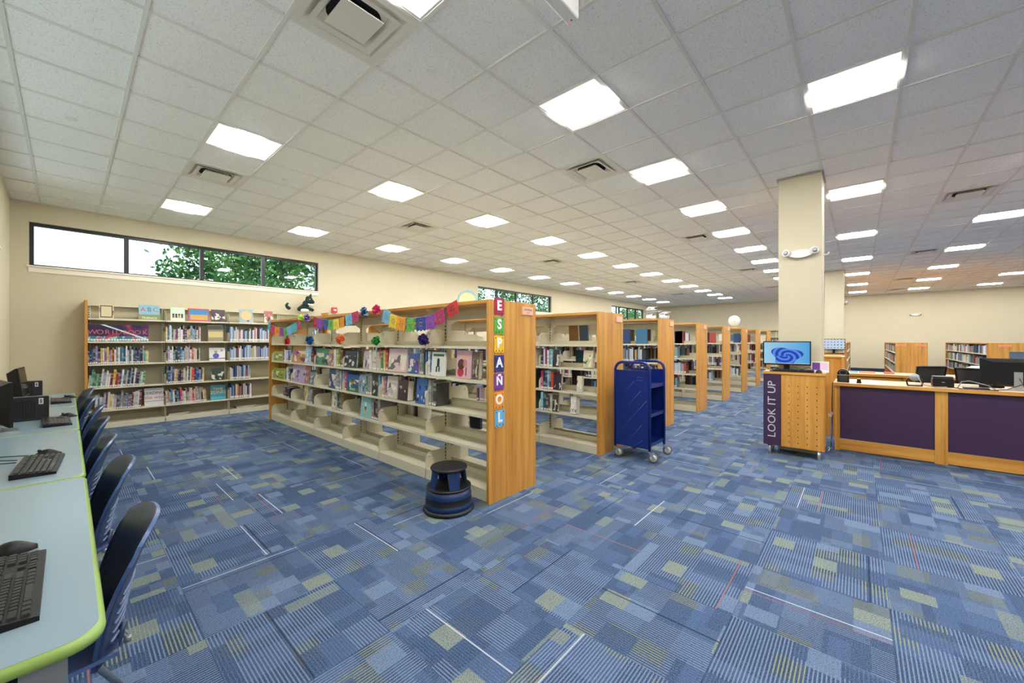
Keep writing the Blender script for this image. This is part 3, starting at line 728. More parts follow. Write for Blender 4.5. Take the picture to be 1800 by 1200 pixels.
OCC = {}
def fit(n, lev, a, b):
    for c, d in OCC.setdefault((n, lev), []):
        if a < d + .0008 and b > c - .0008:
            if a + b > c + d: a = d + .001
            else: b = c - .001
    if b - a < .006: return None
    OCC[(n, lev)].append((a, b)); return a, b
def clear(a, b):
    for k in range(NS + 1):
        y = RY + .03 + k * SEC
        if a - .008 < y < b + .008:
            return (y + .009 - a) if (y - a < b - y and k < NS) or k == 0 else (y - .009 - b)
    return 0.0
# --- books in the nearest row, face towards the computer desks (-x)
def row_face(n, x0, x1, lev, hpx, c, label, th=.02, plain=False, tilt=.08, xo=.05):
    up = ROWU[n] + xo; a, D = onu(x1, up); b, D2 = onu(x0, up); z = LV[lev] + .0015
    hh = min(hpx * (D + D2) / 2 / F, {1: .255, 2: .268, 3: .265, 4: .28}[lev]); z += th * math.sin(tilt) + .0005; q = clear(a, b); a, b = fit(n, lev, a + q, b + q)
    return face_book(b - a, th, hh, c, (up, (a + b) / 2, z), -PI / 2, label, tilt, plain), b - a, hh
def row_spines(n, x0, x1, lev, cols, hh, label, xo=.055, group=None):
    up = ROWU[n] + xo; a, D = onu(x1, up); b, _ = onu(x0, up); k = len(cols); w = (b - a) / k
    for i, c in enumerate(cols):
        y = b - (i + .5) * w; y += clear(y - w / 2, y + w / 2); ft = fit(n, lev, y - w / 2, y + w / 2)
        if not ft: continue
        y = sum(ft) / 2
        spine_book((ft[1] - ft[0]) * .96, .17, min(hh * R.uniform(.93, 1.05), .262), c, (up + R.uniform(0, .015), y, LV[lev] + .0015), -PI / 2, '%s %s, %s from left' % (cname(c), label, ordn(i + 1)), group or label)
A, B_, C_ = 3, 2, 1
row_face(0, 481, 496, A, 17, '#8fa23c', 'small green and black book face out at the far end of the bunting row')
row_spines(0, 497, 511, A, ['#5c2330', '#e3e0e6', '#d8d2e2', '#4a3f8a', '#6aa3c8'], .21, 'slim spine between the small green and orange-brown books')
row_face(0, 512, 534, A, 32, '#c08a48', 'orange-brown picture book standing face out, upper book shelf of the bunting row')
row_face(0, 535, 545, A, 31, '#9cc8dc', 'narrow light blue book beside the orange-brown picture book')
row_spines(0, 545.5, 550, A, ['#33363c', '#7a2c34'], .2, 'spine between the light blue and the green face-out book')
row_face(0, 551, 573, A, 29, '#4c8a6c', 'green book with a dark locomotive-like picture, upper book shelf')
row_face(0, 574, 586, A, 29, '#b58f6c', 'narrow tan book with white and blue shapes beside the green book')
row_spines(0, 587, 601, A, ['#e2e4e6', '#a6c050', '#8a6a3c', '#6b4a2c'], .24, 'spine between narrow tan book and dark blue-green book')
row_face(0, 602, 623, A, 29, '#243a4c', 'dark blue and green night picture book beside an empty gap')
row_face(0, 638, 648, A, 32, '#b8a4b4', 'pinkish grey book just past the empty gap on the upper book shelf')
row_spines(0, 648.5, 665, A, ['#e6e2dc', '#d8d0c0', '#cfcab8', '#b8b79a'], .24, 'spine between the pinkish grey book and the red spine')
row_spines(0, 665.5, 681, A, ['#c8402c', '#4f7f50', '#d8b84c', '#c84a3c'], .245, 'spine just before the large pale pink book')
row_face(0, 682, 714, A, 41, '#dcc0c0', 'large pale pink and white book under the orange and green bunting flags', .06)
row_face(0, 717, 735, A, 35, '#3a5c96', 'blue and orange novel standing face out', .05)
row_spines(0, 736, 743, A, ['#9aa09c', '#7f8a88'], .23, 'spine right of the blue and orange novel')
row_spines(0, 749, 757, A, ['#3f6fa8', '#e2e2e0', '#4a78a8'], .24, 'spine beside the white runner book')
o, w, hh = row_face(0, 757.5, 781, A, 42, '#e2e4de', 'white book with a black running figure, under the purple paper flower', plain=True)
child_rect(o, '#3f6a4a', -w * .4, hh * .82, w * .4, hh * .92); child_disc(o, .02, '#1d1d20', .0, hh * .66); child_rect(o, '#26262a', -.02, hh * .38, .018, hh * .62); child_rect(o, '#3a3a40', -.035, hh * .16, -.012, hh * .4); child_rect(o, '#3a3a40', .005, hh * .18, .028, hh * .4)
o, w, hh = row_face(0, 801, 827, A, 49, '#dba8b4', 'pink book with a woman in profile, near the oak end panel', plain=True)
child_txt(o, 'Selena', .046, '#e8c87c', 0, hh * .8); child_disc(o, .05, '#5a2b2c', -.035, hh * .5); child_disc(o, .034, '#c98a74', .012, hh * .55); child_disc(o, .045, '#b8323c', -.04, hh * .22); child_rect(o, '#2a2226', .03, hh * .1, .042, hh * .4)
row_face(0, 829, 840, A, 48, '#6a5450', 'dark brown book beside the pink profile book', .05)
row_face(0, 480, 499, B_, 18, '#86a83c', 'green book with a child\'s face, far end, one shelf below the bunting flowers')
row_spines(0, 502, 510, B_, ['#e2e0d8', '#c8d4dc', '#39424c'], .21, 'spine beside the lavender picture book')
row_face(0, 510.5, 532, B_, 30, '#b8a4c8', 'lavender picture book with red and blue figures')
row_face(0, 532.5, 542, B_, 30, '#cc7068', 'salmon red book beside the lavender picture book')
row_face(0, 545, 556, B_, 22, '#6a7f92', 'blue-grey book beside a bare cream bracket, fourth shelf')
row_face(0, 577, 588, B_, 35, '#2c5c7c', 'tall blue book with white lettering-like marks, middle of the row', .04)
row_spines(0, 589, 599, B_, ['#9aa0a4', '#7f868c', '#a9a8a0'], .26, 'spine beside the tall blue book')
row_spines(0, 601, 609, B_, ['#8aa2c0', '#c8406c', '#5c7fa8'], .24, 'thin spine left of the MEXICO book')
o, w, hh = row_face(0, 609.5, 629, B_, 30, '#24508c', 'blue and green book lettered MEXICO with orange flowers')
child_txt(o, 'MEXICO', .04, '#f2f2ea', 0, hh * .14); child_disc(o, .02, '#e08a2c', -.02, hh * .5); child_disc(o, .02, '#e6a53c', .035, hh * .55); child_rect(o, '#2c6a3c', -w * .5, 0, w * .5, hh * .24, .0004)
row_face(0, 631, 642, B_, 33, '#8fa4c4', 'blue, white and red book with a green spine beside MEXICO', .04)
row_spines(0, 643, 653, B_, ['#3c7a5c', '#8c8a86', '#a49c98'], .26, 'spine right of the blue, white and red book')
row_face(0, 653.5, 663, B_, 35, '#28382c', 'dark green narrow book with pink figure')
row_spines(0, 664, 678, B_, ['#7fa8c8', '#5c88b0', '#c8d4dc', '#dca46c', '#8a6a90'], .25, 'spine between the dark green and white photo books')
row_face(0, 679, 697, B_, 39, '#c8c0b4', 'white and dark red photo book on the middle shelf', .05)
row_face(0, 699, 715, B_, 34, '#4a3a34', 'dark photo book of shoes standing face out', .09)
row_face(0, 731, 750, B_, 46, '#3c6cb0', 'blue book with yellow title block and rainbow, beside the bare bracket', .04)
row_spines(0, 751, 766, B_, ['#9c9c98', '#7a7c7a', '#4a4a48'], .25, 'spine right of the blue rainbow book')
row_spines(0, 497, 508, C_, ['#8c4a4a', '#23242c', '#2c2a38'], .17, 'spine low at the far end of the bunting row')
row_face(0, 533, 540, C_, 28, '#e0d48a', 'narrow pale yellow book on the low shelf', .03)
row_spines(0, 541, 549, C_, ['#9a9aa0', '#aaa2a0', '#7c6a62'], .22, 'spine right of the pale yellow book, low shelf')
row_face(0, 582, 590, C_, 35, '#c4c8b0', 'narrow pale green book on the low shelf', .03)
row_spines(0, 591, 603, C_, ['#2c4a34', '#3c6a4a', '#8a7040'], .25, 'spine right of the narrow pale green book, low shelf')
o, w, hh = row_face(0, 633, 650, C_, 42, '#8cc0c0', 'light teal book with a small boy, alone on the low shelf', .03, True)
child_disc(o, .022, '#b88a6c', 0, hh * .4); child_disc(o, .02, '#2c2420', 0, hh * .47); child_rect(o, '#c8c26c', -.018, hh * .12, .018, hh * .33); child_disc(o, .03, '#c8e0dc', 0, hh * .65)
row_spines(0, 651, 667, C_, ['#8a8e90', '#3a3236', '#6a3a34', '#8a8884'], .26, 'spine right of the light teal book')
# --- the far side of the nearest row, seen from behind through the open shelves
def back_face(n, y, lev, w, hh, c, label):
    return face_book(w, .03, hh, c, (ROWU[n] + RW_ - .06, y, LV[lev] + .004), PI / 2, label, .06, True)
back_face(0, 3.15, C_, .17, .23, '#28344c', 'navy book seen from behind low in the nearest row')
back_face(0, 2.62, C_, .17, .25, '#5c3028', 'dark red book seen from behind, low against the oak end')
back_face(0, 2.66, B_, .2, .25, '#6a4434', 'brown book seen from behind, middle shelf against the oak end')
# --- second row, the bay beside the oak end
row_spines(1, 948, 971, A, ['#1d2230', '#34406c', '#d8d4d8', '#8c3a5c', '#dcdcd6', '#5a9aa0', '#9cc4d8'], .24, 'labelled spine on the upper shelf of the second row')
row_face(1, 971.5, 983, A, 30, '#3c3a3c', 'dark grey book at the end of the upper spines in the second row')
row_spines(1, 948, 972, B_, ['#c02c5c', '#5c3a8c', '#2a1f30', '#33406c', '#8cb4d0', '#2c4a3c', '#c8402c'], .25, 'labelled spine on the middle shelf of the second row')
row_face(1, 973, 986, B_, 29, '#2c2a38', 'black book with a pale figure at the end of the colourful spines')
row_spines(1, 947.5, 970, C_, ['#8cc4d8', '#4a8ab0', '#2c5a54', '#3a4a40', '#6c3038', '#a8b8b0'], .24, 'labelled spine on the low shelf of the second row')
row_face(1, 970.5, 981, C_, 29, '#4a4a34', 'brown-black book at the end of the low spines, second row')
row_face(1, 1002, 1012, C_, 30, '#e6e2da', 'white book with a brown rabbit shape on the low shelf of the second row', .09)
row_face(1, 1013.5, 1022, B_, 28, '#d8d0b4', 'green-edged book showing its pages, middle shelf of the second row', .05)
row_face(1, 1024, 1041, A, 31, '#cfc3a0', 'cream book leaning on the upper shelf of the second row', .06, tilt=.15)
back_face(1, 3.10, 4, .15, .27, '#9a7440', 'tan book seen from behind on the top shelf of the second row')
back_face(1, 2.93, 4, .14, .27, '#4a6478', 'slate blue book seen from behind on the top shelf of the second row')
back_face(1, 2.98, A, .17, .22, '#2c5a70', 'teal book seen from behind on the upper shelf of the second row')
back_face(1, 3.05, B_, .15, .24, '#3a2030', 'plum book seen from behind on the middle shelf of the second row')
back_face(1, 2.66, C_, .12, .24, '#231f24', 'black book seen from behind on the low shelf of the second row')
# --- everything further off
BROWN = ['#6a5a44', '#4c3a2c', '#5c4a34', '#3a342c', '#7c6c50', '#46382c']
def fill(n, side, lev, y0, y1, cols, hmin=.19, hmax=.26, gap=.0):
    y = y0; s_ = -1 if side < 0 else 1
    cx = ROWU[n] + RW_ / 2
    while y < y1:
        w = R.uniform(.018, .045); hh = R.uniform(hmin, hmax); x = cx + s_ * (.265 - R.uniform(0, .02))
        mass_box((x - s_ * .0, y, LV[lev] + .0015), (x - s_ * .17, y + w * .92, LV[lev] + hh), R.choice(cols))
        if s_ < 0: mass_box((x - .001, y + .002, LV[lev] + .015), (x, y + w * .85, LV[lev] + .045), '#dddbd4')
        y += w
        if R.random() < gap: y += R.uniform(.1, .5)
for n in range(8):
    y0, y1 = RY + .05, RY + RL - .05
    for l in (1, 2, 3):
        if n > 0: fill(n, 1, l, y0 + R.uniform(0, .3) if n > 1 else RY + 1.0, y1, BROWN + PAL, gap=.05)
        else: fill(n, 1, l, 3.4 + R.uniform(0, .5), y1 - R.uniform(0, .8), PAL, gap=.12)
        if n > 0: fill(n, -1, l, y0 + (R.uniform(.02, .5) if n > 1 else 1.0), y1, PAL + ['#2f5d9a', '#b0303c'] if l > 1 else PAL, gap=.05)
    if n > 1:
        for q in range(3):
            y = RY + .06 + R.uniform(0, .25) + q * .25; c = R.choice(PAL + ['#a8443c', '#6a7a4a'])
            mass_box((ROWU[n] + .09, y, LV[4] + .0015), (ROWU[n] + .12, y + R.uniform(.15, .2), LV[4] + .25), c)
            mass_box((ROWU[n] + .48, y + .1, LV[4] + .0015), (ROWU[n] + .52, y + .25, LV[4] + .25), R.choice(BROWN))

# ------------------------------------------------------------------ bunting, paper flowers, letter cards
UB = ROWU[0] - .012
def flag_mesh():
    mb = MB(); pts = [(-.5, 0), (.5, 0), (.5, -.88)] + [(.5 - (i + .5) / 5 * 1.0 + .1 * (0), -.88 - (.12 if i % 2 == 0 else 0)) for i in range(5)] + [(-.5, -.88)]
    for y in (0, .0006): mb.v += [(p, y, q) for p, q in pts]
    n = len(pts); mb.face(range(n)); mb.face([n + i for i in range(n)][::-1])
    mb.uv = [(p + .5, 1 + q) for p, q in pts] * 2
    return mb.mesh('flag', FLAG)
FM = flag_mesh()
G = [([(474, 566), (481, 572), (488, 575), (495.6, 576), (502, 576), (509, 573), (517, 569), (525, 563)], ['#2fb4c4', '#c8306c', '#f0981c', '#8a3fa0', '#5cb04c', '#6cb4dc', '#2fb4c4', '#c03a78'], (7.4, 15.5), 'far string of small paper flags, turquoise first, along the top of the nearest row'),
     ([(555, 557), (563, 560), (573, 561), (582, 562), (591, 560.6), (601, 558), (613, 553), (624, 548)], ['#b8283c', '#8a3fb0', '#2447a0', '#5cb04c', '#ecd444', '#f0981c', '#6cb4dc', '#b82868'], (9.5, 19), 'middle string of paper flags, red first and magenta last, on the nearest row'),
     ([(681, 545), (693, 553), (706, 557), (722.5, 559), (740, 557.5), (756, 554), (772, 546), (794, 532)], ['#7cbcdc', '#f0d03c', '#f39a1e', '#5cb44c', '#1c3f9a', '#8a3cb4', '#b8246c', '#c82834'], (15, 25), 'near string of large paper flags ending in a red flag by the oak end panel')]
for pts, cols, (fw, fh), lab in G:
    t = thing('paper_bunting', lab, 'bunting', (0, 0, 0), 0, 'strings of paper flags')
    W = []
    for x, y in pts:
        v, D = onu(x, UB); W.append((v, zat(y, D), D))
    sp = [(UB, *onu(pts[0][0] - fw * .7, UB)[:1], W[0][1] + .03)] + [(UB, v, z) for v, z, D in W] + [(UB, *onu(pts[-1][0] + fw * .7, UB)[:1], W[-1][1] + .04)]
    MB().tube(sp, .0015, 5).build('string', WHITE, t)
    for i, ((v, z, D), c) in enumerate(zip(W, cols)):
        a, b = W[max(i - 1, 0)], W[min(i + 1, 7)]
        wv = abs(b[0] - a[0]) / (2 if 0 < i < 7 else 1) * .93
        f = put(FM, 'flag', t, (UB - .003 - .001 * (i % 2), v, z), 0, (wv, 1, fh * D / F))
        ang = math.atan2(b[1] - a[1], a[0] - b[0])      # follows the string
        f.rotation_euler = (Matrix.Rotation(-PI / 2, 3, 'Z') @ Matrix.Rotation(-ang * .8, 3, 'Y') @ Matrix.Rotation(R.uniform(-.12, .12), 3, 'Z')).to_euler()
        f.color = (*lin(c), 1)
def flower(x, y, r, c, c2, label, xo=-.02):
    up = ROWU[0] + xo; v, D = onu(x, up); z = zat(y, D); rad = r * D / F
    mb = MB(); rr = random.Random(int(x))
    for k in range(70):
        d = Vector((rr.gauss(0, 1), rr.gauss(0, 1), rr.gauss(0, 1))).normalized()
        if d.x > .35: continue
        t1 = d.orthogonal().normalized(); t1 = Matrix.Rotation(rr.uniform(0, 6.28), 3, d) @ t1; t2 = d.cross(t1)
        o = len(mb.v); L = rad * rr.uniform(.8, 1.08); w = rad * rr.uniform(.28, .42)
        for p in (d * L * .25, d * L * .7 + t1 * w, d * L + t1 * w * .5 + t2 * w * .25, d * L * 1.02 - t1 * w * .5 - t2 * w * .2, d * L * .7 - t1 * w): mb.v.append(tuple(p))
        mb.face(range(o, o + 5), 1 if rr.random() < .3 else 0)
    core = [(rad * .55 * math.sin(a), -rad * .55 * math.cos(a)) for a in [i * PI / 6 for i in range(7)]]
    mb.lathe([(max(p, .0005), q) for p, q in core], 10)
    tag(mb.build('paper_flower', [mat('tissue_' + c, c, .7), mat('tissue_' + c2, c2, .7)], None, (up, v, z)), label, 'paper flower', 'paper flowers on the nearest row')
flower(506, 600, 6, '#c82838', '#e05060', 'red paper flower on the shelf edge at the far end of the row')
flower(546, 598, 8, '#1c5aa0', '#3c80c0', 'blue paper flower on the shelf edge, between the red and orange ones')
flower(599.5, 597, 9, '#f07830', '#f8a878', 'orange paper flower on the shelf edge')
flower(661.5, 598.5, 8.5, '#1c8a3c', '#3cb050', 'bright green paper flower on the shelf edge')
flower(746, 596.5, 11, '#3a2470', '#58409a', 'dark purple paper flower on the shelf edge under the large flags')
flower(531, 559, 7, '#b8d83c', '#d4e870', 'lime green paper flower at the top, between far and middle bunting', -.05)
flower(540, 558, 7, '#4c2c8c', '#c8b8e0', 'purple and white paper flower next to the lime green one', -.05)
flower(641, 548, 8.5, '#1c4a8c', '#b8d4e8', 'blue and white paper flower at the top beside the pink one', -.05)
flower(662, 544, 9, '#d8285c', '#f07890', 'pink paper flower at the top left of the large flags', -.05)
def card_mesh():
    w, hh = .125, .153
    pts = [(-w / 2, .03), (-w / 2, hh), (w / 2, hh), (w / 2, .03)]
    for i in range(3):
        cx = w / 2 - w / 6 - i * w / 3; pts += [(p, q) for p, q in arc(cx, .022, w / 6, 0, -PI, 6)]
    return MB().prism(pts, 'y', -.004, 0).mesh('letter_card', CARDM)
CARDM = mat('card_felt', '#808080', .8); _n = NT(CARDM); _oc = _n.node('ShaderNodeObjectInfo').outputs['Color']
_g = _n.sep(_n.coord('Object')); _ax = _n.m_('ABSOLUTE', _g[0])
_hole = _n.m_('MULTIPLY', _n.m_('GREATER_THAN', _ax, .034), _n.m_('LESS_THAN', _ax, .05))
_dot = _n.m_('MULTIPLY', _hole, _n.m_('GREATER_THAN', _n.m_('SINE', _n.m_('MULTIPLY', _g[2], 520.0)), .1))
_n.color(_n.mix(_n.m_('MULTIPLY', _dot, .3), _oc, lin('#402018')))
CM = card_mesh()
DOT = mat('punched_hole', '#6a3a1c', .8)
for i, (ch, c) in enumerate(zip('ESPAÑOL', ['#b02850', '#5ab046', '#f2c22c', '#22307c', '#7c3a9c', '#f09a24', '#6cb0dc'])):
    Dm = ROWU[0] * cT + RY * sT
    ytop = [524, 557, 590, 624, 656, 689, 720][i]
    X0 = (864 + 890) / 2 + (1 if i == 6 else 0)
    k = (X0 - 900) / F; D = RY / (sT - k * cT); u = D * cT + D * k * sT
    zt = zat(ytop, D)
    o = tag(put(CM, 'letter_card', None, (u, RY - .001, zt - .153)), 'scallop-edged %s card with white letter %s on the oak end panel' % (['crimson', 'green', 'yellow', 'navy', 'purple', 'orange', 'light blue'][i], ch), 'letter card', 'ESPAÑOL letter cards')
    o.color = (*lin(c), 1)
    text_on(ch, .118 if ch != 'Ñ' else .105, mat('white_felt', '#f6f4f0', .7), o, (0, -.006, .085), 0, .0018, .004, name='letter')
    for dx, dz in ((-.045, .135), (.045, .135), (-.04, .02), (0, .02), (.04, .02)):
        MB().lathe([(.007, 0), (.001, .0004)], 10).build('hole', DOT, o, (dx, -.0042, dz)).rotation_euler = (PI / 2, 0, 0)

# ------------------------------------------------------------------ things on top of shelves and on walls
# black plush animal on the wall bookcase
def skin(name, m, verts, edges, parent=None, sub=2):
    me = bpy.data.meshes.new(name); me.from_pydata([v[:3] for v in verts], edges, []); o = put(me, name, parent)
    me.materials.append(m)
    s_ = o.modifiers.new('skin', 'SKIN'); s_.use_smooth_shade = True
    for i, v in enumerate(verts):
        d = me.skin_vertices[0].data[i]; d.radius = (v[3], v[3]); d.use_root = (i == 0)
    o.modifiers.new('sub', 'SUBSURF').render_levels = sub; o.modifiers['sub'].levels = sub
    return o
PL = thing('plush_animal', 'black and cream plush animal lying on top of the wall bookcase', 'plush toy', (0, 0, 0))
FUR = mat('black_plush', '#16302e', .95); FURW = mat('cream_plush', '#efe6d0', .95)
ua, _ = onv(533, WW - .15); D0 = onv(533, WW - .15)[1]
def Q(x, y, dy=0.0): u_, D_ = onv(x, WW - .15 + dy); return (u_, WW - .15 + dy, zat(y, D_))
pts = [(*Q(522, 544.5), .045), (*Q(529, 542), .065), (*Q(536, 540), .08), (*Q(539, 533), .07), (*Q(543, 528, -.03), .075), (*Q(550, 531, -.06), .042), (*Q(553, 532, -.07), .03), (*Q(540, 521), .03), (*Q(546, 519), .022), (*Q(547, 515.5), .008), (*Q(545, 543, -.05), .04), (*Q(552, 546, -.08), .035), (*Q(533, 530), .03), (*Q(531, 535), .03)]
skin('body', FUR, pts, [(0, 1), (1, 2), (2, 3), (3, 4), (4, 5), (5, 6), (4, 7), (4, 8), (8, 9), (2, 10), (10, 11), (3, 12), (2, 13)], PL)
skin('belly', FURW, [(*Q(528, 546, -.05), .04), (*Q(536, 545.5, -.08), .045), (*Q(543, 546, -.09), .03)], [(0, 1), (1, 2)], PL)
skin('jaw', FURW, [(*Q(541, 534, -.1), .02), (*Q(546, 536, -.11), .02), (*Q(551, 536, -.1), .014)], [(0, 1), (1, 2)], PL, 1)
tl = [(*Q(511, 543), .045), (*Q(505, 540), .04), (*Q(503, 536), .03), (*Q(507, 532), .02)]
skin('tail', FUR, tl, [(0, 1), (1, 2), (2, 3)], PL)
skin('eye', FURW, [(*Q(544, 526, -.1), .014), (*Q(545, 526, -.1), .014)], [(0, 1)], PL, 1)
# fire alarm
ua, Da = onv(587, WW); za = zat(545, Da)
t = thing('fire_alarm', 'red fire alarm strobe box on the wall above the bookcase', 'fire alarm', (ua, WW, za))
MB().prism(rrect(-.06, -.065, .06, .065, .01, 3), 'y', -.05, 0).build('housing', mat('alarm_red', '#c8362c', .4), t)
MB().prism(rrect(-.03, -.02, .03, .02, .006, 3), 'y', -.06, -.05).build('strobe', WHITE, t)
# scalloped sign on the nearest row
t = thing('scalloped_sign', 'rounded cream sign with light blue scalloped rim on the nearest row', 'sign', (2.72, 3.02, RH + .002), TH - PI / 2)
MB().prism([(-.075, 0)] + arc(0, .05, .085, PI, 0, 12) + [(.075, 0)], 'y', -.003, .003).build('face_plate', mat('sign_cream', '#efd9a8', .6), t)
sc = []
for i in range(9):
    a = PI - (i + .5) * PI / 9; sc += [(p, q) for p, q in arc(.095 * math.cos(a), .05 + .095 * math.sin(a), .018, a + PI / 2, a - PI / 2, 5)]
MB().prism([(-.09, .02)] + sc + [(.09, .02)], 'y', .003, .006).build('scallop_rim', mat('sign_blue', '#9cc4d0', .6), t)
MB().box((-.05, -.03, 0), (.05, .04, .004)).build('foot', mat('sign_cream'), t)
# white figures on the third row
def curls(name, u, v, hh, seed, label):
    t = thing(name, label, 'figurine', (u, v, RH + .002)); rr = random.Random(seed); W_ = mat('white_figure', '#e4e6e8', .5)
    skin('body', W_, [(0, 0, .04, .05), (0, 0, hh * .4, .045), (.01, 0, hh * .62, .035), (.0, .0, hh * .85, .05), (-.05, .03, hh * 1.0, .015), (.05, -.03, hh * 1.0, .015), (.08, -.05, .05, .03), (-.08, .05, .05, .03)], [(0, 1), (1, 2), (2, 3), (3, 4), (3, 5), (0, 6), (0, 7)], t)
    for k in range(5):
        a = rr.uniform(0, 6.28); z0 = rr.uniform(.3, .8) * hh
        MB().tube([(.05 * math.cos(a + q * .9) * (1 + q * .25), .05 * math.sin(a + q * .9) * (1 + q * .25), z0 + q * .012) for q in range(6)], [.012, .012, .011, .009, .007, .003], 6).build('curl', W_ if k % 2 else mat('grey_figure', '#8a8e92', .5), t)
curls('white_figurine', 6.5, 2.62, .2, 3, 'taller white curly figurine on top of the third row')
curls('white_figurine', 6.68, 2.47, .12, 5, 'smaller white curly figurine on top of the third row')
# globe on the sixth row
t = thing('desk_globe', 'white desk globe standing on the sixth row', 'globe', (ROWU[5] + .38, RY + .28, RH + .002))
gm = mat('globe_print', '#e6ded0', .35); _n = NT(gm); _n.color(_n.ramp(_n.noise(_n.coord('Object'), 7.0, 3.0), [(.45, '#d8e2e4'), (.54, '#f0e2c8'), (.64, '#d8b890')], 'CONSTANT'))
MB().lathe([(max(.0005, .15 * math.sin(a)), .21 - .15 * math.cos(a)) for a in [i * PI / 12 for i in range(13)]], 20).build('ball', gm, t)
MB().tube([(.165 * math.sin(a), 0, .21 - .165 * math.cos(a)) for a in [i * PI / 12 for i in range(13)]], .006, 6).build('meridian_arm', mat('brass', '#b89a50', .35, .8), t)
MB().lathe([(.09, 0), (.09, .012), (.03, .03), (.012, .06)], 18).build('base', mat('oak_upright'), t)

# emergency lights
def emergency(x, y, z, rz, label, s_=1.0):
    t = thing('emergency_light', label, 'emergency light', (x, y, z), rz)
    pr = [(-.15, .0)] + [(-.15 + .3 * i / 10, -.055 * math.sin(PI * i / 10) ** .7 if 0 < i < 10 else 0) for i in range(11)][1:] + [(.15 - .3 * i / 10, .045 * math.sin(PI * i / 10) ** .7) for i in range(1, 10)]
    MB().prism(pr, 'y', -.05, 0, smooth=True).build('housing', WHITE, t)
    for q in (-1, 1):
        M = Matrix.Translation((q * .135, -.05, .015)) @ Matrix.Rotation(PI / 2, 4, 'X') @ Matrix.Rotation(q * .35, 4, 'Y')
        hd = MB().lathe([(.03, -.03), (.042, -.01), (.044, .035), (.036, .04)], 18, M=M).build('lamp_head', WHITE, t)
        MB().lathe([(.03, .0405), (.001, .0415)], 16, M=M).build('lamp_glass', mat('lamp_glass', '#c0c6cc', .15), hd)
D = px(6.17, .57, 2)[2]
emergency(6.17, .555, zat(446, px(6.17, .555, 2)[2]), -PI / 2, 'white twin-head emergency light on the near column')
emergency(15.5, .335, zat(533, px(15.5, .335, 2)[2]), 0, 'white twin-head emergency light on the side of the farther column')
vv, D = onu(1609, WF); emergency(WF, vv, zat(553, D), -PI / 2, 'small white emergency light high on the far wall')
vh, Dh = .345, px(6.4, .345, 2)[2]
hk = MB().tube([(6.45, .344, 2.52), (6.45, .30, 2.52), (6.45, .285, 2.55)], .008, 8).build('wall_hook', WHITE)
tag(hk, 'small white hook on the right face of the near column', 'hook')

# ------------------------------------------------------------------ step stool and book cart
sx, sy = at(789, 893, 0)
t = thing('step_stool', 'round navy and black rolling step stool beside the nearest shelving row', 'step stool', (sx, sy, 0), .5)
MB().lathe([(.2, .004), (.212, .012), (.212, .02), (.2, .035)], 40).build('rubber_skirt', RUBBER, t)
MB().lathe([(.2, .03), (.193, .07), (.19, .075), (.189, .125), (.19, .13), (.178, .19)], 40, mis=[0, 0, 1, 0, 0]).build('drum', [STOOLB, RUBBER], t)
MB().lathe([(.178, .186), (.186, .19), (.186, .2), (.176, .204), (.14, .2), (.001, .2)], 40).build('lower_tread', RUBBER, t)
rib = MB()
for i in range(-6, 7): rib.box((-.1 + abs(i) * .003, i * .018 - .003, .2), (.1 - abs(i) * .003, i * .018 + .003, .2025))
rib.build('tread_rib', RUBBER, t)
for a0, w in ((.7, .75), (2.44, .75), (3.84, .75), (5.58, .75)):
    pts0 = [(.158 * math.cos(a0 + w * (i / 6 - .5)), .158 * math.sin(a0 + w * (i / 6 - .5))) for i in range(7)]
    mb = MB()
    for z, f, wf in ((.2, 1.0, .72), (.345, .86, 1.15)):
        for rr_ in (1.0, .95):
            mb.v += [(.158 * f * rr_ * math.cos(a0 + w * wf * (i / 6 - .5)), .158 * f * rr_ * math.sin(a0 + w * wf * (i / 6 - .5)), z) for i in range(7)]
    for i in range(6):
        mb.face((i, i + 1, 14 + i + 1, 14 + i), 0, True); mb.face((7 + i + 1, 7 + i, 21 + i, 21 + i + 1), 0, True)
    for e in (0, 6): mb.face((e, 7 + e, 21 + e, 14 + e))
    mb.build('leg', STOOLB, t)
MB().lathe([(.13, .338), (.15, .34), (.155, .35), (.15, .36), (.14, .363), (.001, .363)], 36).build('upper_tread', RUBBER, t)

t = thing('book_cart', 'tall narrow blue metal book cart with three shelves on casters', 'book cart', (4.46, 1.80, 0))
cw, cd = .46, .45                    # along y, along x
for x, nm in ((0, 'end_frame'), (cd, 'end_frame')):
    pth = [(x, .015, .13)] + [(x, .015, 1.06)] + [(x, .015 + .095 - .095 * math.cos(a), 1.06 + .095 * math.sin(a)) for a in [i * PI / 12 for i in range(1, 7)]] + [(x, cw - .015 - .095 + .095 * math.sin(a), 1.06 + .095 * math.cos(a)) for a in [i * PI / 12 for i in range(0, 6)]] + [(x, cw - .015, 1.06), (x, cw - .015, .13)]
    MB().tube(pth, .0165, 10).build(nm, BLUE, t)
    pn = box('end_sheet', (x - .006, .03, .15), (x + .006, cw - .03, 1.045), BLUE, t)
    box('top_bar', (x - .012, .03, 1.035), (x + .012, cw - .03, 1.06), BLUE, t)
    if x == 0:
        for (y0, z0, y1, z1) in ((.33, .78, .2, .93), (.33, .58, .12, .82), (.40, .30, .05, .71), (.28, .20, .11, .42), (.2, .08 + .08, .1, .24)):
            pl_ = MB().tube([(-.006, y0, z0), (-.006, y1, z1)], .004, 6); pl_.build('embossed_line', mat('blue_paler', '#2c4aa0', .35), pn)  # embossed lines in a slightly lighter blue than the sheet
        for k, (y0, z0, y1, z1) in enumerate(((.17, .965, .15, .985), (.135, .96, .13, .99), (.115, .965, .09, .985), (.17, .945, .10, .945))):
            MB().tube([(-.006, y0, z0), (-.006, y1, z1)], .003, 6).build('embossed_mark', mat('blue_paler', '#2c4496', .35), pn)
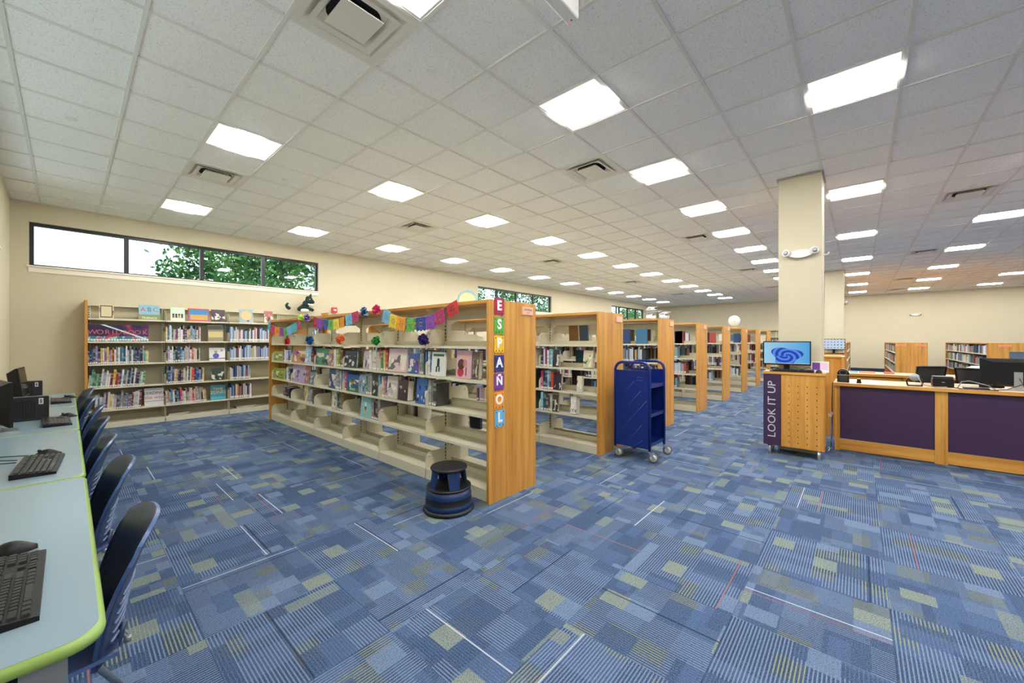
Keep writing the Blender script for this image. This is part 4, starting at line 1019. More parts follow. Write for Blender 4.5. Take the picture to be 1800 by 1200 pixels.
for z in (.885, .545, .2):
    s_ = MB().box((.006, .02, z - .004), (cd - .006, cw - .02, z)); s_.box((.006, .016, z - .03), (cd - .006, .022, z + .012)); s_.box((.006, cw - .022, z - .03), (cd - .006, cw - .016, z + .012)); s_.build('shelf', BLUE, t)
for x in (0, cd):
    for y in (.015, cw - .015):
        w_ = MB().tube([(0, 0, .135), (0, 0, .115)], .012, 8)
        for q in (-.016, .016): w_.prism([(-.02, .12), (.02, .12), (.055, .05), (.04, .045)], 'y', q - .0015, q + .0015)
        w_ = w_.build('caster_fork', SILVER, t, (x, y, 0), -1.15 + .3 * (x > 0) - .2 * (y > .1))
        M = Matrix.Translation((.04, 0, .056)) @ Matrix.Rotation(PI / 2, 4, 'X')
        MB().lathe([(.040, -.013), (.054, -.012), (.056, 0), (.054, .012), (.040, .013)], 20, M=M).build('caster_tyre', mat('tyre_grey', '#6a6660', .6), w_)
        MB().lathe([(.001, -.0135), (.04, -.0135), (.04, .0135), (.001, .0135)], 20, M=M).build('caster_hub', mat('hub_grey', '#c4c0b8', .5), w_)

# ------------------------------------------------------------------ computer desks, chairs, keyboards
DZ = .74; DE = .062
ends = [1.30, 2.885, 4.45, 6.04, 7.62]
dl = ['nearest grey computer table, its lime green rounded edge cut by the bottom left', 'second computer table from the camera, holding a keyboard with trailing cables', 'third computer table, with the silver-footed monitor', 'farthest computer table, next to the wall bookcase']
for i in range(4):
    a, b = ends[i], ends[i + 1] - .004
    t = thing('computer_table', dl[i], 'table', (0, 0, 0), 0, 'row of computer tables')
    x0 = WL + .012
    rr = .07
    poly = lambda g: [(x0, a + g), (DE - g, a + g)][:0] + [(x0, a + g)] + arc(DE - g - rr, a + g + rr, rr, 1.5 * PI, 2 * PI, 6) + arc(DE - g - .03, b - g - .03, .03, 0, .5 * PI, 5) + [(x0, b - g)]
    MB().prism(poly(.012), 'z', DZ - .028, DZ).build('table_top', GREYTOP, t)
    P0, P1, P2 = poly(.012), poly(.002), poly(0)
    eb = MB()
    rings = [(poly(.0125), DZ - .0005), (poly(.005), DZ - .002), (poly(0), DZ - .012), (poly(.003), DZ - .026), (poly(.0125), DZ - .030)]
    n_ = len(rings[0][0])
    for pl_, z in rings: eb.v += [(p, q, z) for p, q in pl_]
    for r_ in range(len(rings) - 1):
        for k in range(n_ - 1): eb.face((r_ * n_ + k, (r_ + 1) * n_ + k, (r_ + 1) * n_ + k + 1, r_ * n_ + k + 1), 0, True)
    eb.build('edge_band', GREEN, t)
    GL = mat('table_leg_grey', '#8d9196', .4, .5)
    for y in ((1.36, 2.38), (3.17, 4.0), (4.83, 5.72), (6.62, 7.54))[i]:
        lx_ = -.07 if (i == 0 and y < 2) else -.29
        box('leg', (lx_, y - .03, .04), (lx_ + .07, y + .03, DZ - .03), GL, t); box('foot', (-.5, y - .03, 0), (.0, y + .03, .04), GL, t)
    box('modesty_panel', (-.5, a + .2, .35), (-.485, b - .2, DZ - .03), GL, t)
def chair_meshes():
    def shell(h0, h1, nw, nh, fx, name, m, thick=.011):
        mb = MB()
        grid = [[fx(-1 + 2 * i / nw, h0 + (h1 - h0) * j / nh) for i in range(nw + 1)] for j in range(nh + 1)]
        V = [[Vector(p) for p in r_] for r_ in grid]
        N = []
        for j in range(nh + 1):
            for i in range(nw + 1):
                du = V[j][min(i + 1, nw)] - V[j][max(i - 1, 0)]; dv = V[min(j + 1, nh)][i] - V[max(j - 1, 0)][i]
                N.append(du.cross(dv).normalized())
        for s_ in (.5, -.5):
            for j in range(nh + 1):
                for i in range(nw + 1): mb.v.append(tuple(V[j][i] + N[j * (nw + 1) + i] * thick * s_))
        K = (nw + 1) * (nh + 1); I = lambda j, i: j * (nw + 1) + i
        for j in range(nh):
            for i in range(nw):
                q = (I(j, i), I(j, i + 1), I(j + 1, i + 1), I(j + 1, i)); mb.face(q, 0, True); mb.face([K + k for k in q[::-1]], 0, True)
        bd = [I(0, i) for i in range(nw + 1)] + [I(j, nw) for j in range(1, nh + 1)] + [I(nh, i) for i in range(nw - 1, -1, -1)] + [I(j, 0) for j in range(nh - 1, 0, -1)]
        for k in range(len(bd)):
            p, q = bd[k], bd[(k + 1) % len(bd)]; mb.face((q, p, K + p, K + q), 1)
        return mb.mesh(name, m)
    def back(w, h_):     # h 0..1
        half = .205 + .025 * h_
        if h_ > .8: half *= 1 - .10 * ((h_ - .8) / .2) ** 2
        x = .175 + .02 * h_ + .08 * h_ ** 2 - .06 * w * w
        z = .43 + .385 * h_ - (.05 * abs(w) ** 3 if h_ > .9 else .05 * abs(w) ** 3 * h_)
        return (x, -w * half, z)
    def seat(w, d):      # d 0 front .. 1 back
        return (-.25 + .42 * d, w * (.215 + .01 * math.sin(PI * d)), .445 - .03 * (1 - (2 * d - 1) ** 2) * (1 - w * w) + .02 * w * w * d - (.03 * (1 - d * 5) ** 2 if d < .2 else 0))
    rim_hl = mat('navy_rim_highlight', '#3a5688', .3)  # lighter blue paints the daylight highlight along the shell edges
    B = shell(0, 1, 18, 14, back, 'backrest', [NAVY, rim_hl]); S = shell(0, 1, 14, 14, seat, 'seat', [NAVY, rim_hl])
    ribs = []
    for k in range(6):
        h_ = .12 + k * .075
        ribs.append(MB().tube([tuple(Vector(back(w, h_)) + Vector((.008, 0, 0))) for w in [(-.75 + .15 * i) for i in range(11)]], .0045, 6).mesh('back_rib', mat('navy_light', '#5a6a8c', .3)))
    legs = []
    for sx_ in (-1, 1):
        for sy_ in (-1, 1):
            top = (.05 * sx_ - .03, .17 * sy_, .42); bot = (.24 * sx_ - .01, .23 * sy_, .012)
            legs.append(MB().tube([(-.03, .15 * sy_, .425), top, bot], [.011, .012, .010], 8).lathe([(.013, 0), (.013, .02), (.011, .022)], 10, (bot[0], bot[1], 0)).mesh('leg', SILVER))
    rail = MB().box((-.1, -.17, .405), (.06, .17, .42)).mesh('seat_frame', SILVER)
    post = MB().tube([(.08, 0, .42), (.17, 0, .43), (.185, 0, .5)], .01, 8).mesh('back_bracket', NAVY)
    return B, S, ribs, legs, rail, post
CB, CS, CR, CL, CRL, CP = chair_meshes()
cy = [1.90, 2.80, 3.55, 4.42, 5.28, 6.15, 7.2]
cl = ['navy plastic chair nearest the camera, tucked under the nearest table', 'second navy chair from the camera', 'third navy chair from the camera', 'fourth navy chair from the camera', 'fifth navy chair from the camera', 'sixth navy chair from the camera, second from the wall bookcase', 'last navy chair in the row, beside the wall bookcase end']
for i, y in enumerate(cy):
    t = thing('plastic_chair', cl[i], 'chair', (-.06 + .012 * math.sin(i * 2.1), y, 0), [-.03, .03, -.02, .02, -.03, .03, .12][i], 'navy chairs at the computer tables')
    put(CB, 'backrest', t); put(CS, 'seat', t); put(CRL, 'seat_frame', t); put(CP, 'back_bracket', t, (0, -.1, 0)); put(CP, 'back_bracket', t, (0, .1, 0))
    for m_ in CR: put(m_, 'back_rib', t)
    for m_ in CL: put(m_, 'leg', t)
KEYM = mat('key_black', '#1d1f22', .3); KEYS = {}
def keyboard(x, y, z, rz, label, detail=False, L=.455, W_=.15):
    """keys face +x (the sitter); long side along y"""
    t = thing('keyboard', label, 'keyboard', (x, y, z), rz, 'computer keyboards')
    MB().prism([(-W_ / 2, 0), (W_ / 2, 0), (W_ / 2, .012), (-W_ / 2, .026)], 'y', -L / 2, L / 2).build('case', BLACK, t)
    rows_ = 6; near = detail; pad = MB()
    for r_ in range(rows_):
        x0 = W_ / 2 - .012 - (r_ + 1) * .0205 * W_ / .15 - (.004 if r_ == 5 else 0); zz = .012 + (W_ / 2 - x0 - .01) / W_ * .014; kd = .017 * W_ / .15
        yy = -L / 2 + .012; f = L / .455
        kind = [[1.3, 1.3, 1.3, 5.5, 1.3, 1.3, 1.3, 1.3], [2.2] + [1] * 10 + [2.6], [1.8] + [1] * 11 + [2.1], [1.5] + [1] * 12 + [1.5], [1] * 13 + [2], [1, 0, 1, 1, 1, 1, .4, 1, 1, 1, 1, .4, 1, 1, 1, 1]][r_]
        sc_ = .285 / sum(kind); seq = [(k_ * sc_, k_ >= .99) for k_ in kind] + [(.008, False)] + [(.019, r_ in (0, 4, 3, 5)), (.019, r_ != 2), (.019, r_ in (0, 4, 3, 5))] + [(.008, False)] + [(.0195, True)] * 4
        for w_, on in seq:
            w_ *= f
            if on and near:
                kk = (round(w_, 4), round(kd, 4))
                if kk not in KEYS:
                    m_ = MB(); c_, e_ = kd / 2, w_ / 2 - .0012
                    for q, z_ in ((0, -.002), (.002, .006)): m_.v += [(-c_ + q, -e_ + q, z_), (c_ - q, -e_ + q, z_), (c_ - q, e_ - q, z_), (-c_ + q, e_ - q, z_)]
                    for k_ in range(4): m_.face((k_, (k_ + 1) % 4, (k_ + 1) % 4 + 4, k_ + 4))
                    m_.face((4, 5, 6, 7)); KEYS[kk] = m_.mesh('key', KEYM)
                put(KEYS[kk], 'key', t, (x0 + kd / 2 + .0015, yy + w_ / 2, zz))
            elif on: pad.box((x0 + .0015, yy + .001, zz - .002), (x0 + kd + .0015, yy + w_ - .0015, zz + .006))
            yy += w_
    if not near: tag(pad.build('keys', KEYM, t), None, None, kind='stuff')
    return t
kl = ['black keyboard nearest the camera, at the left edge of the photo', 'black keyboard with cables on the second table', 'black keyboard with sky-blue sheen in front of the small computer tower', 'farthest black keyboard on the last computer table']
kp = [(-.12, 1.70, 0), (-.10, 3.27, -.06), (-.06, 4.93, .04), (-.05, 6.62, .02)]
MM = MB()
prof = []
def mouse(x, y, rz, label, z=DZ + .0006, s_=1.0):
    t = thing('computer_mouse', label, 'mouse', (x, y, z), rz, 'computer mice')
    mb = MB(); n_ = 10
    for i in range(n_ + 1):
        f = i / n_; xx = (-.055 + .11 * f) * s_; hw = .031 * math.sin(PI * min(max(f, .04), .96)) ** .4 * s_; hh = (.012 + .026 * math.sin(PI * (f * .8 + .12))) * math.sin(PI * min(max(f, .05), .95)) ** .35 * s_
        for k in range(9):
            a = PI * k / 8; mb.v.append((xx, hw * math.cos(a), max(0, hh * math.sin(a) ** .8) if 0 < k < 8 else 0))
    for i in range(n_):
        for k in range(8): mb.face((i * 9 + k, i * 9 + k + 1, (i + 1) * 9 + k + 1, (i + 1) * 9 + k), 0, True)
    mb.face(range(9)); mb.face([n_ * 9 + k for k in range(9)][::-1])
    mb.build('shell', BLACK, t)
    M = Matrix.Translation((-.03 * s_, 0, .033 * s_)) @ Matrix.Rotation(PI / 2, 4, 'X')
    MB().lathe([(.001, -.003), (.008, -.003), (.008, .003), (.001, .003)], 10, M=M).build('scroll_wheel', RUBBER, t)
ml = ['black mouse beside the keyboard nearest the camera', 'black mouse behind the keyboard on the second table', 'black mouse on the third table', 'black mouse on the farthest computer table']
for i, (x, y, rz) in enumerate(kp):
    keyboard(x, y, DZ, rz, kl[i], i < 2)
    mouse(x + [-.0, .02, .06, .06][i], y + [.30, .29, .30, .32][i], [.1, .1, 0, 0][i], ml[i])
for i, pts in enumerate([[(-.185, 3.4, .755), (-.3, 3.48, .75), (-.42, 3.4, .745), (-.52, 3.45, .745)], [(-.185, 3.46, .755), (-.28, 3.57, .75), (-.4, 3.54, .745), (-.52, 3.58, .745)], [(-.13, 3.56, .752), (-.25, 3.66, .748), (-.4, 3.62, .745), (-.52, 3.68, .745)]]):
    tag(MB().tube(pts, .003, 6).build('keyboard_cable', RUBBER), ['black cable leaving the keyboard on the second table, lowest of three', 'middle of three black cables on the second table', 'uppermost of three black cables on the second table'][i], 'cable')
def tower(x1, y, label):
    t = thing('computer_tower', label, 'computer', (x1, y, DZ), 0, 'small computer towers')
    MB().prism(rrect(-.3, .005, 0, .2, .006, 2), 'y', 0, .095).build('case', mat('tower_black', '#1b1d20', .45), t)
    g = MB()
    for i in range(14):
        for j in range(9): g.box((-.28 + i * .015, -.001, .03 + j * .016), (-.27 + i * .015, 0, .04 + j * .016))
    g.build('vent_holes', DARK, t)
    st = box('sticker', (-.055, -.0015, .135), (-.03, 0, .185), WHITE, t); box('barcode', (-.05, -.0025, .142), (-.035, -.0015, .178), mat('barcode_grey', '#77797c', .6), st)
    box('foot_bar', (-.28, .01, 0), (-.02, .085, .006), RUBBER, t)
tower(-.108, 5.20, 'small black computer tower with white sticker, in front of the silver-footed monitor')
tower(-.20, 7.22, 'small black computer tower with white sticker on the farthest table')
def monitor(x, y, z, rz, label, screen=None, W_=.45, H_=.28, stand=SILVER, thick=.05, lift=.06, foot=True, tilt=0.0, cat='monitor'):
    """screen faces local -y"""
    t = thing('computer_monitor', label, cat, (x, y, z), rz)
    M = Matrix.Translation((0, 0, lift)) @ Matrix.Rotation(tilt, 4, 'X')
    MB().box((-W_ / 2, 0, 0), (W_ / 2, .018, H_), M=M).build('bezel', BLACK, t)
    bk = MB(); o = 0
    a = [(-W_ / 2, .018, .0), (W_ / 2, .018, .0), (W_ / 2, .018, H_), (-W_ / 2, .018, H_)]; q = .3 if thick > .03 else .1
    b_ = [(-W_ / 2 + q * W_ * .6, thick, H_ * .14), (W_ / 2 - q * W_ * .6, thick, H_ * .14), (W_ / 2 - q * W_ * .6, thick, H_ * .86), (-W_ / 2 + q * W_ * .6, thick, H_ * .86)]
    bk.v = [tuple(M @ Vector(p)) for p in a + b_]
    for k in range(4): bk.face((k, k + 4, (k + 1) % 4 + 4, (k + 1) % 4))
    bk.face((7, 6, 5, 4)); bk.build('back_shell', BLACK, t)
    sc_ = MB().box((-W_ / 2 + .012, -.001, .018), (W_ / 2 - .012, .0, H_ - .012), M=M).build('screen', screen or mat('screen_off', '#15140f', .15), t)
    MB().box((-.03, .03, .01), (.03, .05, lift + H_ * .5)).build('stand_neck', stand, t)
    if foot: MB().prism(rrect(-.11, -.045, .11, .11, .02, 4), 'z', 0, .012).build('stand_foot', stand, t)
    return t, sc_
monitor(-.30, 4.74, DZ, PI / 2 + .20, 'black computer monitor on a silver foot, on the third computer table', lift=.05, H_=.32, W_=.42, thick=.085)
monitor(-.30, 6.86, DZ, PI / 2 - .06, 'black computer monitor on the farthest table, screen side visible', lift=.06, H_=.32, W_=.44, thick=.09, tilt=-.12, stand=BLACK)
hs = thing('headphones', 'black headphones and cables piled behind the monitor at the left edge', 'headphones', (-.46, 5.42, DZ))
MB().tube([(.0, -.08 * math.cos(a), .06 + .14 * math.sin(a)) for a in [i * PI / 12 for i in range(13)]], .008, 8).build('headband', BLACK, hs)
for q in (-1, 1): MB().lathe([(.001, -.02), (.04, -.018), (.045, 0), (.04, .018), (.001, .02)], 16, (0, q * .08, .05), M=Matrix.Rotation(PI / 2, 4, 'X')).build('ear_cup', BLACK, hs)

# ------------------------------------------------------------------ catalogue kiosk
KX, KY0, KY1, KZ = 5.83, .295, .905, 1.03
def kiosk(kx, ky0, ky1, label, full=True):
    t = thing('catalogue_kiosk', label, 'kiosk', (0, 0, 0)); yd = ky1 - (ky1 - ky0) * .30; xb = kx + .325
    box('body', (kx + .015, ky0 + .01, .115), (xb, ky1 - .005, KZ - .03), W_Z, t)
    box('top_board', (kx - .01, ky0 - .005, KZ - .03), (xb + .005, ky1 + .012, KZ), W_Y, t)
    p = box('purple_panel', (kx - .004, yd, .115), (kx + .015, ky1, KZ - .032), PURPLE, t)
    d = box('door', (kx, ky0, .115), (kx + .015, yd - .003, KZ - .034), W_Z, t)
    hm = MB().lathe([(.006, 0), (.001, .0008)], 8).mesh('hole', DARK)
    nr = 10 if full else 0
    for r_ in range(nr):
        for c_ in range(4):
            o = put(hm, 'hole', d, (kx - .0004, ky0 + .075 + c_ * .09, .175 + r_ * .076)); o.rotation_euler = (0, -PI / 2, 0)
    MB().lathe([(.009, 0), (.008, .004), (.001, .005)], 10, M=Matrix.Rotation(-PI / 2, 4, 'Y')).build('lock', SILVER, d, (kx, yd - .05, KZ - .06))
    for y in (ky0 + .06, ky1 - .06):
        for x in (kx + .04, xb - .05): MB().lathe([(.013, 0), (.016, .01), (.026, .115)], 12).build('leg', SILVER, t, (x, y, 0))
    if full: text_on('LOOK IT UP', .118, mat('sign_silver', '#c8c6d0', .5), p, (kx - .0055, (yd + ky1) / 2, .56), -PI / 2, .0008, 0, PI / 2, name='lettering').scale = (1.10, 1.0, 1.0)
    return t
kiosk(KX, KY0, KY1, 'oak and purple catalogue kiosk lettered LOOK IT UP in front of the column')
def m_screen(name, swirl):
    m = mat(name, '#50a0e0', .3); n = NT(m); g = n.sep(n.coord('Generated'))
    n.color((0, 0, 0))
    if swirl:
        x = n.m_('SUBTRACT', g[0], .5); z = n.m_('SUBTRACT', g[2], .36)
        r = n.m_('SQRT', n.m_('ADD', n.m_('MULTIPLY', n.m_('MULTIPLY', x, x), 1.9), n.m_('MULTIPLY', z, z))); a = n.m_('ARCTAN2', z, x)
        lob = n.m_('LESS_THAN', r, n.m_('ADD', .43, n.m_('MULTIPLY', n.m_('SINE', n.m_('ADD', n.m_('MULTIPLY', a, 3.0), .6)), .09)))
        st = n.m_('MULTIPLY', n.m_('ADD', n.m_('SINE', n.m_('ADD', n.m_('MULTIPLY', r, 34.0), n.m_('MULTIPLY', a, 2.5))), 1.0), .5)
        back = n.mix(g[0], lin('#a4d8f4'), lin('#4aa8e4'))
        c = n.mix(lob, back, n.ramp(st, [(0, '#0c2ea0'), (.5, '#1f5ce0'), (1, '#5a9cf8')]))
        c = n.mix(n.m_('LESS_THAN', g[2], .02), c, lin('#dfeaf4'))
    else:
        fx = n.m_('SUBTRACT', n.m_('FRACT', n.m_('MULTIPLY', g[0], 6.5)), .5); fz = n.m_('SUBTRACT', n.m_('FRACT', n.m_('MULTIPLY', g[2], 3.5)), .5)
        on = n.m_('MULTIPLY', n.m_('LESS_THAN', n.m_('ABSOLUTE', fx), .22), n.m_('LESS_THAN', n.m_('ABSOLUTE', fz), .2))
        k = n.white(n.xyz(n.m_('FLOOR', n.m_('MULTIPLY', g[0], 6.5)), n.m_('FLOOR', n.m_('MULTIPLY', g[2], 3.5)), 3.0))[0]
        c = n.mix(on, lin('#d4e2f6'), n.ramp(k, [(0, '#4a90d8'), (.25, '#b890c8'), (.5, '#58b0a0'), (.75, '#3a70a8')], 'CONSTANT'))
    n.put(n.b.inputs['Emission Color'], c); n.b.inputs['Emission Strength'].default_value = .85
    return m
monitor(KX + .20, .69, KZ, -PI / 2, 'black-framed monitor on the kiosk showing a blue swirl', m_screen('screen_swirl', True), .50, .30, BLACK, .04, .075)
keyboard(KX + .06, .62, KZ, PI, 'black keyboard on the kiosk below the swirl screen', L=.44, W_=.12)
mouse(KX + .06, .355, 0, 'black mouse on the kiosk top', KZ + .0006)
ck = thing('card_reader', 'white keypad-like device left of the kiosk keyboard', 'device', (KX + .03, .845, KZ))
MB().prism(rrect(-.03, -.05, .03, .045, .008, 3), 'z', 0, .012).build('case', WHITE, ck)
for i in range(3): box('key_row', (-.02 + i * .015, -.04, .012), (-.01 + i * .015, .035, .015), mat('key_grey', '#b8bcc4', .5), ck)
t = thing('sign_holder', 'clear acrylic stand with a purple and pink card on the kiosk', 'sign', (KX + .235, .345, KZ))
MB().box((0, -.075, 0), (.004, .095, .13)).build('acrylic_plate', mat('acrylic', '#e8ecee', .1), t); box('acrylic_foot', (-.05, -.07, 0), (.0, .09, .003), mat('acrylic'), t)
box('card_left_half', (-.002, .01, .025), (0, .085, .115), mat('card_purple', '#6a3a90', .6), t); box('card_right_half', (-.002, -.065, .025), (0, .01, .115), mat('card_pink', '#e8c8dc', .6), t)
tag(MB().tube([(KX + .17, .6, KZ + .05), (KX + .13, .52, KZ + .03), (KX + .18, .46, KZ + .055), (KX + .22, .42, KZ + .02)], .0035, 6).build('monitor_cable', RUBBER), 'black cable looping beside the kiosk monitor stand', 'cable')
# far kiosk by the second column
kiosk(14.90, .30, .905, 'farther oak catalogue kiosk by the second column', False)
monitor(15.10, .56, KZ, -PI / 2, 'monitor with a pale icon screen on the farther kiosk', m_screen('screen_icons', False), .52, .32, BLACK, .04, .12)
keyboard(14.97, .56, KZ, PI, 'black keyboard on the farther kiosk', L=.42, W_=.12); mouse(14.97, .335, 0, 'black mouse on the farther kiosk', KZ + .0006)

# ------------------------------------------------------------------ service desk
DX, DY, DH = 6.60, .235, .87
def desk_unit(y1, y0, label):
    t = thing('service_desk', label, 'desk', (0, 0, 0), 0, 'service desk units')
    box('side_post', (DX, y1 - .05, 0), (DX + .70, y1, DH - .035), W_Z, t); box('side_post', (DX, y0, 0), (DX + .70, y0 + .05, DH - .035), W_Z, t)
    box('purple_panel', (DX + .015, y0 + .05, .155), (DX + .03, y1 - .05, DH - .035), PURPLE, t)
    box('plinth', (DX + .008, y0 + .05, .012), (DX + .03, y1 - .05, .15), W_Y, t)
    box('counter_top', (DX - .03, y0, DH - .035), (DX + .74, y1 + (.015 if y1 > .2 else 0), DH), mat('oak_light', '#dcb48c', .35), t)
    box('front_edge', (DX - .034, y0, DH - .036), (DX - .028, y1 + (.015 if y1 > .2 else 0), DH + .001), W_Y, t)
desk_unit(DY, -.705, 'left oak service desk unit with a purple front panel, beside the kiosk')
desk_unit(-.706, -1.646, 'right oak service desk unit with a purple front panel, cut by the photo edge')
t = thing('receipt_printer', 'small black round-topped receipt printer at the corner of the service desk', 'printer', (DX + .12, .155, DH), -PI / 2)
MB().prism([(-.06, 0), (.06, 0), (.06, .11)] + arc(0, .11, .06, 0, PI, 10)[1:], 'y', 0, .12).build('case', BLACK, t)
MB().prism(rrect(-.045, .015, .045, .085, .006, 3), 'y', -.003, 0).build('paper_window', mat('smoked_plastic', '#3a3630', .1), t)
box('silver_strip', (-.06, -.003, .09), (.06, 0, .098), SILVER, t)
MB().tube([(.038 * math.cos(a), -.002, .128 + .028 * math.sin(a)) for a in [i * PI / 9 for i in range(19)]], .003, 6).build('emblem_ring', mat('grey_mark', '#6a6c70', .4), t)
t = thing('hand_stamp', 'small black and yellow self-inking stamp on the service desk', 'stamp', (DX + .12, .0, DH), -PI / 2)
MB().prism(rrect(-.025, 0, .025, .02, .004, 3), 'y', -.02, .02).build('base', BLACK, t); MB().prism(rrect(-.02, .02, .02, .05, .008, 3), 'y', -.014, .014).build('body', BLACK, t); box('cap', (-.016, -.012, .05), (.016, .012, .06), mat('yellow_cap', '#d8d83c', .5), t)
tag(box('paper_sheet', (DX + .02, -.33, DH), (DX + .22, -.06, DH + .001), mat('sheet', '#f4f2ee', .8)), 'white paper sheet lying on the service desk', 'paper')
def mesh_chair(x, y, rz, top, label):
    t = thing('office_chair', label, 'chair', (x, y, 0), rz)
    MS = mat('black_mesh_fabric', '#1d1e22', .7)
    def P(w, f): return (w * (.18 + .04 * f), .02 + .06 * w * w * -1 + .05 * f, .52 + (top - .52) * f)
    mb = MB(); nw, nh = 8, 6
    for j in range(nh + 1):
        for i in range(nw + 1): mb.v.append(P(-1 + 2 * i / nw, j / nh))
    for j in range(nh):
        for i in range(nw): mb.face((j * 9 + i, j * 9 + i + 1, (j + 1) * 9 + i + 1, (j + 1) * 9 + i), 0, True)
    mb.build('mesh_back', MS, t)
    bd = [P(-1 + 2 * i / nw, 0) for i in range(nw + 1)] + [P(1, j / nh) for j in range(1, nh + 1)] + [P(1 - 2 * i / nw, 1) for i in range(1, nw + 1)] + [P(-1, 1 - j / nh) for j in range(1, nh + 1)]
    MB().tube(bd, .014, 6).build('back_frame', BLACK, t)
    MB().prism(rrect(-.22, -.42, .22, 0, .08, 5), 'z', .45, .52).build('seat', BLACK, t)
    MB().lathe([(.03, .08), (.03, .45)], 12, (0, -.22, 0)).build('gas_post', BLACK, t)
    for k in range(5):
        a = k * 2 * PI / 5; MB().tube([(0, -.22, .1), (.24 * math.cos(a), -.22 + .24 * math.sin(a), .06)], .02, 6).lathe([(.001, 0), (.025, .008), (.025, .042), (.001, .05)], 10, (.24 * math.cos(a), -.22 + .24 * math.sin(a), 0)).build('base_leg', BLACK, t)
    MB().tube([(0, -.1, .46), (0, .07, .47), (0, .09, .6)], .02, 8).build('back_support', BLACK, t)
mesh_chair(7.55, onu(1636, 7.55)[0], 2.42, 1.07, 'black mesh office chair behind the service desk, left of the small printer')
mesh_chair(7.75, onu(1714, 7.75)[0], .72, 1.05, 'black mesh office chair behind the service desk, beside the large monitor')
t = thing('barcode_scanner', 'silver-headed barcode scanner in its black stand on the service desk', 'scanner', (DX + .12, -.50, DH), -PI / 2)
MB().prism(rrect(-.065, -.05, .065, .05, .02, 4), 'z', 0, .012).build('stand_base', BLACK, t)
for q in (-1, 1): MB().tube([(q * .06, 0, .01), (q * .07, .0, .06), (q * .05, 0, .09)], .008, 6).build('stand_arm', BLACK, t)
MB().lathe([(.001, -.025), (.03, -.022), (.045, -.008), (.042, .015), (.001, .028)], 18, (0, -.01, .105), M=Matrix.Rotation(PI / 2.6, 4, 'X')).build('scanner_head', mat('scanner_grey', '#8e9498', .35, .3), t)
t = thing('label_printer', 'small black box-shaped printer on the service desk joint', 'printer', (DX + .14, -.735, DH), -PI / 2)
MB().prism(rrect(-.085, 0, .085, .10, .012, 4), 'y', 0, .16).build('case', BLACK, t); box('lid', (-.08, .01, .10), (.08, .15, .125), mat('lid_black', '#24262a', .4), t); box('badge', (-.012, -.002, .055), (.012, 0, .062), SILVER, t); box('front_slot', (-.055, -.002, .01), (-.03, 0, .03), DARK, t)
for i, pts in enumerate([[(6.68, -.52, .985), (6.64, -.56, .90), (6.66, -.66, .875), (6.70, -.76, .88)], [(6.70, -.84, .876), (6.69, -.87, .95), (6.70, -.93, .96), (6.69, -1.06, .92), (6.66, -1.12, .876)], [(6.74, -.82, .875), (6.62, -.86, .876), (6.615, -1.0, .878), (6.60, -1.12, .876)], [(6.66, -1.1, .875), (6.72, -1.2, .885), (6.68, -1.3, .95), (6.8, -1.3, 1.0)], [(6.62, -.84, .874), (6.65, -1.0, .88), (6.63, -1.1, .874)]]):
    tag(MB().tube(pts, .005, 6).build('desk_cable', mat('cable_grey', '#8a8680', .5) if i in (0, 1) else RUBBER), ['grey coiled cable hanging from the barcode scanner', 'grey cable arching over the desk beside the small printer', 'dark cable lying on the desk below the arching grey one', 'black cable rising to the back of the large monitor', 'short dark cable along the front edge of the service desk'][i], 'cable')
tag(MB().prism(rrect(6.64, -1.07, 6.74, -.88, .01, 3), 'z', DH, DH + .022).build('network_box', mat('box_dark', '#2c2e34', .35)), 'flat dark device with cables on the service desk', 'device')
t, s_ = monitor(6.86, -1.30, DH, PI / 2 - .12, 'large black monitor seen from behind on the service desk', None, .54, .29, SILVER, .035, .055)
lg = MB().tube([(.032 * math.cos(a), 0, .02 * math.sin(a)) for a in [i * PI / 10 for i in range(21)]], .003, 6).build('logo_ring', mat('logo_silver', '#c4c8cc', .3, .5), t, (-.08, .045, .28))
text_on('DELL', .022, mat('logo_silver'), t, (-.08, .046, .28), PI, .0006, .0004, name='logo_lettering')
keyboard(7.12, -1.02, DH, 0, 'black keyboard behind the large monitor on the service desk', L=.44)
tag(box('paper_stack', (6.98, -1.04, DH), (7.03, -.78, DH + .03), PAPER), 'stack of white paper under the large monitor', 'paper')
t = thing('desk_divider', 'blue-grey panel standing behind the large black monitor', 'divider', (0, 0, 0)); box('panel', (8.0, -2.3, .89), (8.03, -1.45, 1.27), mat('blue_grey_fabric', '#56647a', .8), t); box('edge', (7.995, -2.3, 1.27), (8.035, -1.45, 1.275), mat('edge_grey', '#8a929c', .5), t)
# wooden side cabinet beside the column
t = thing('side_cabinet', 'tall narrow oak cabinet side between the column and the service desk', 'cabinet', (0, 0, 0))
box('side_panel', (7.45, .16, 0), (8.0, .19, 1.18), W_Z, t); box('front_panel', (7.48, .19, 0), (7.5, .62, 1.18), W_Z, t); box('top', (7.45, .19, 1.165), (8.0, .62, 1.185), W_Y, t)
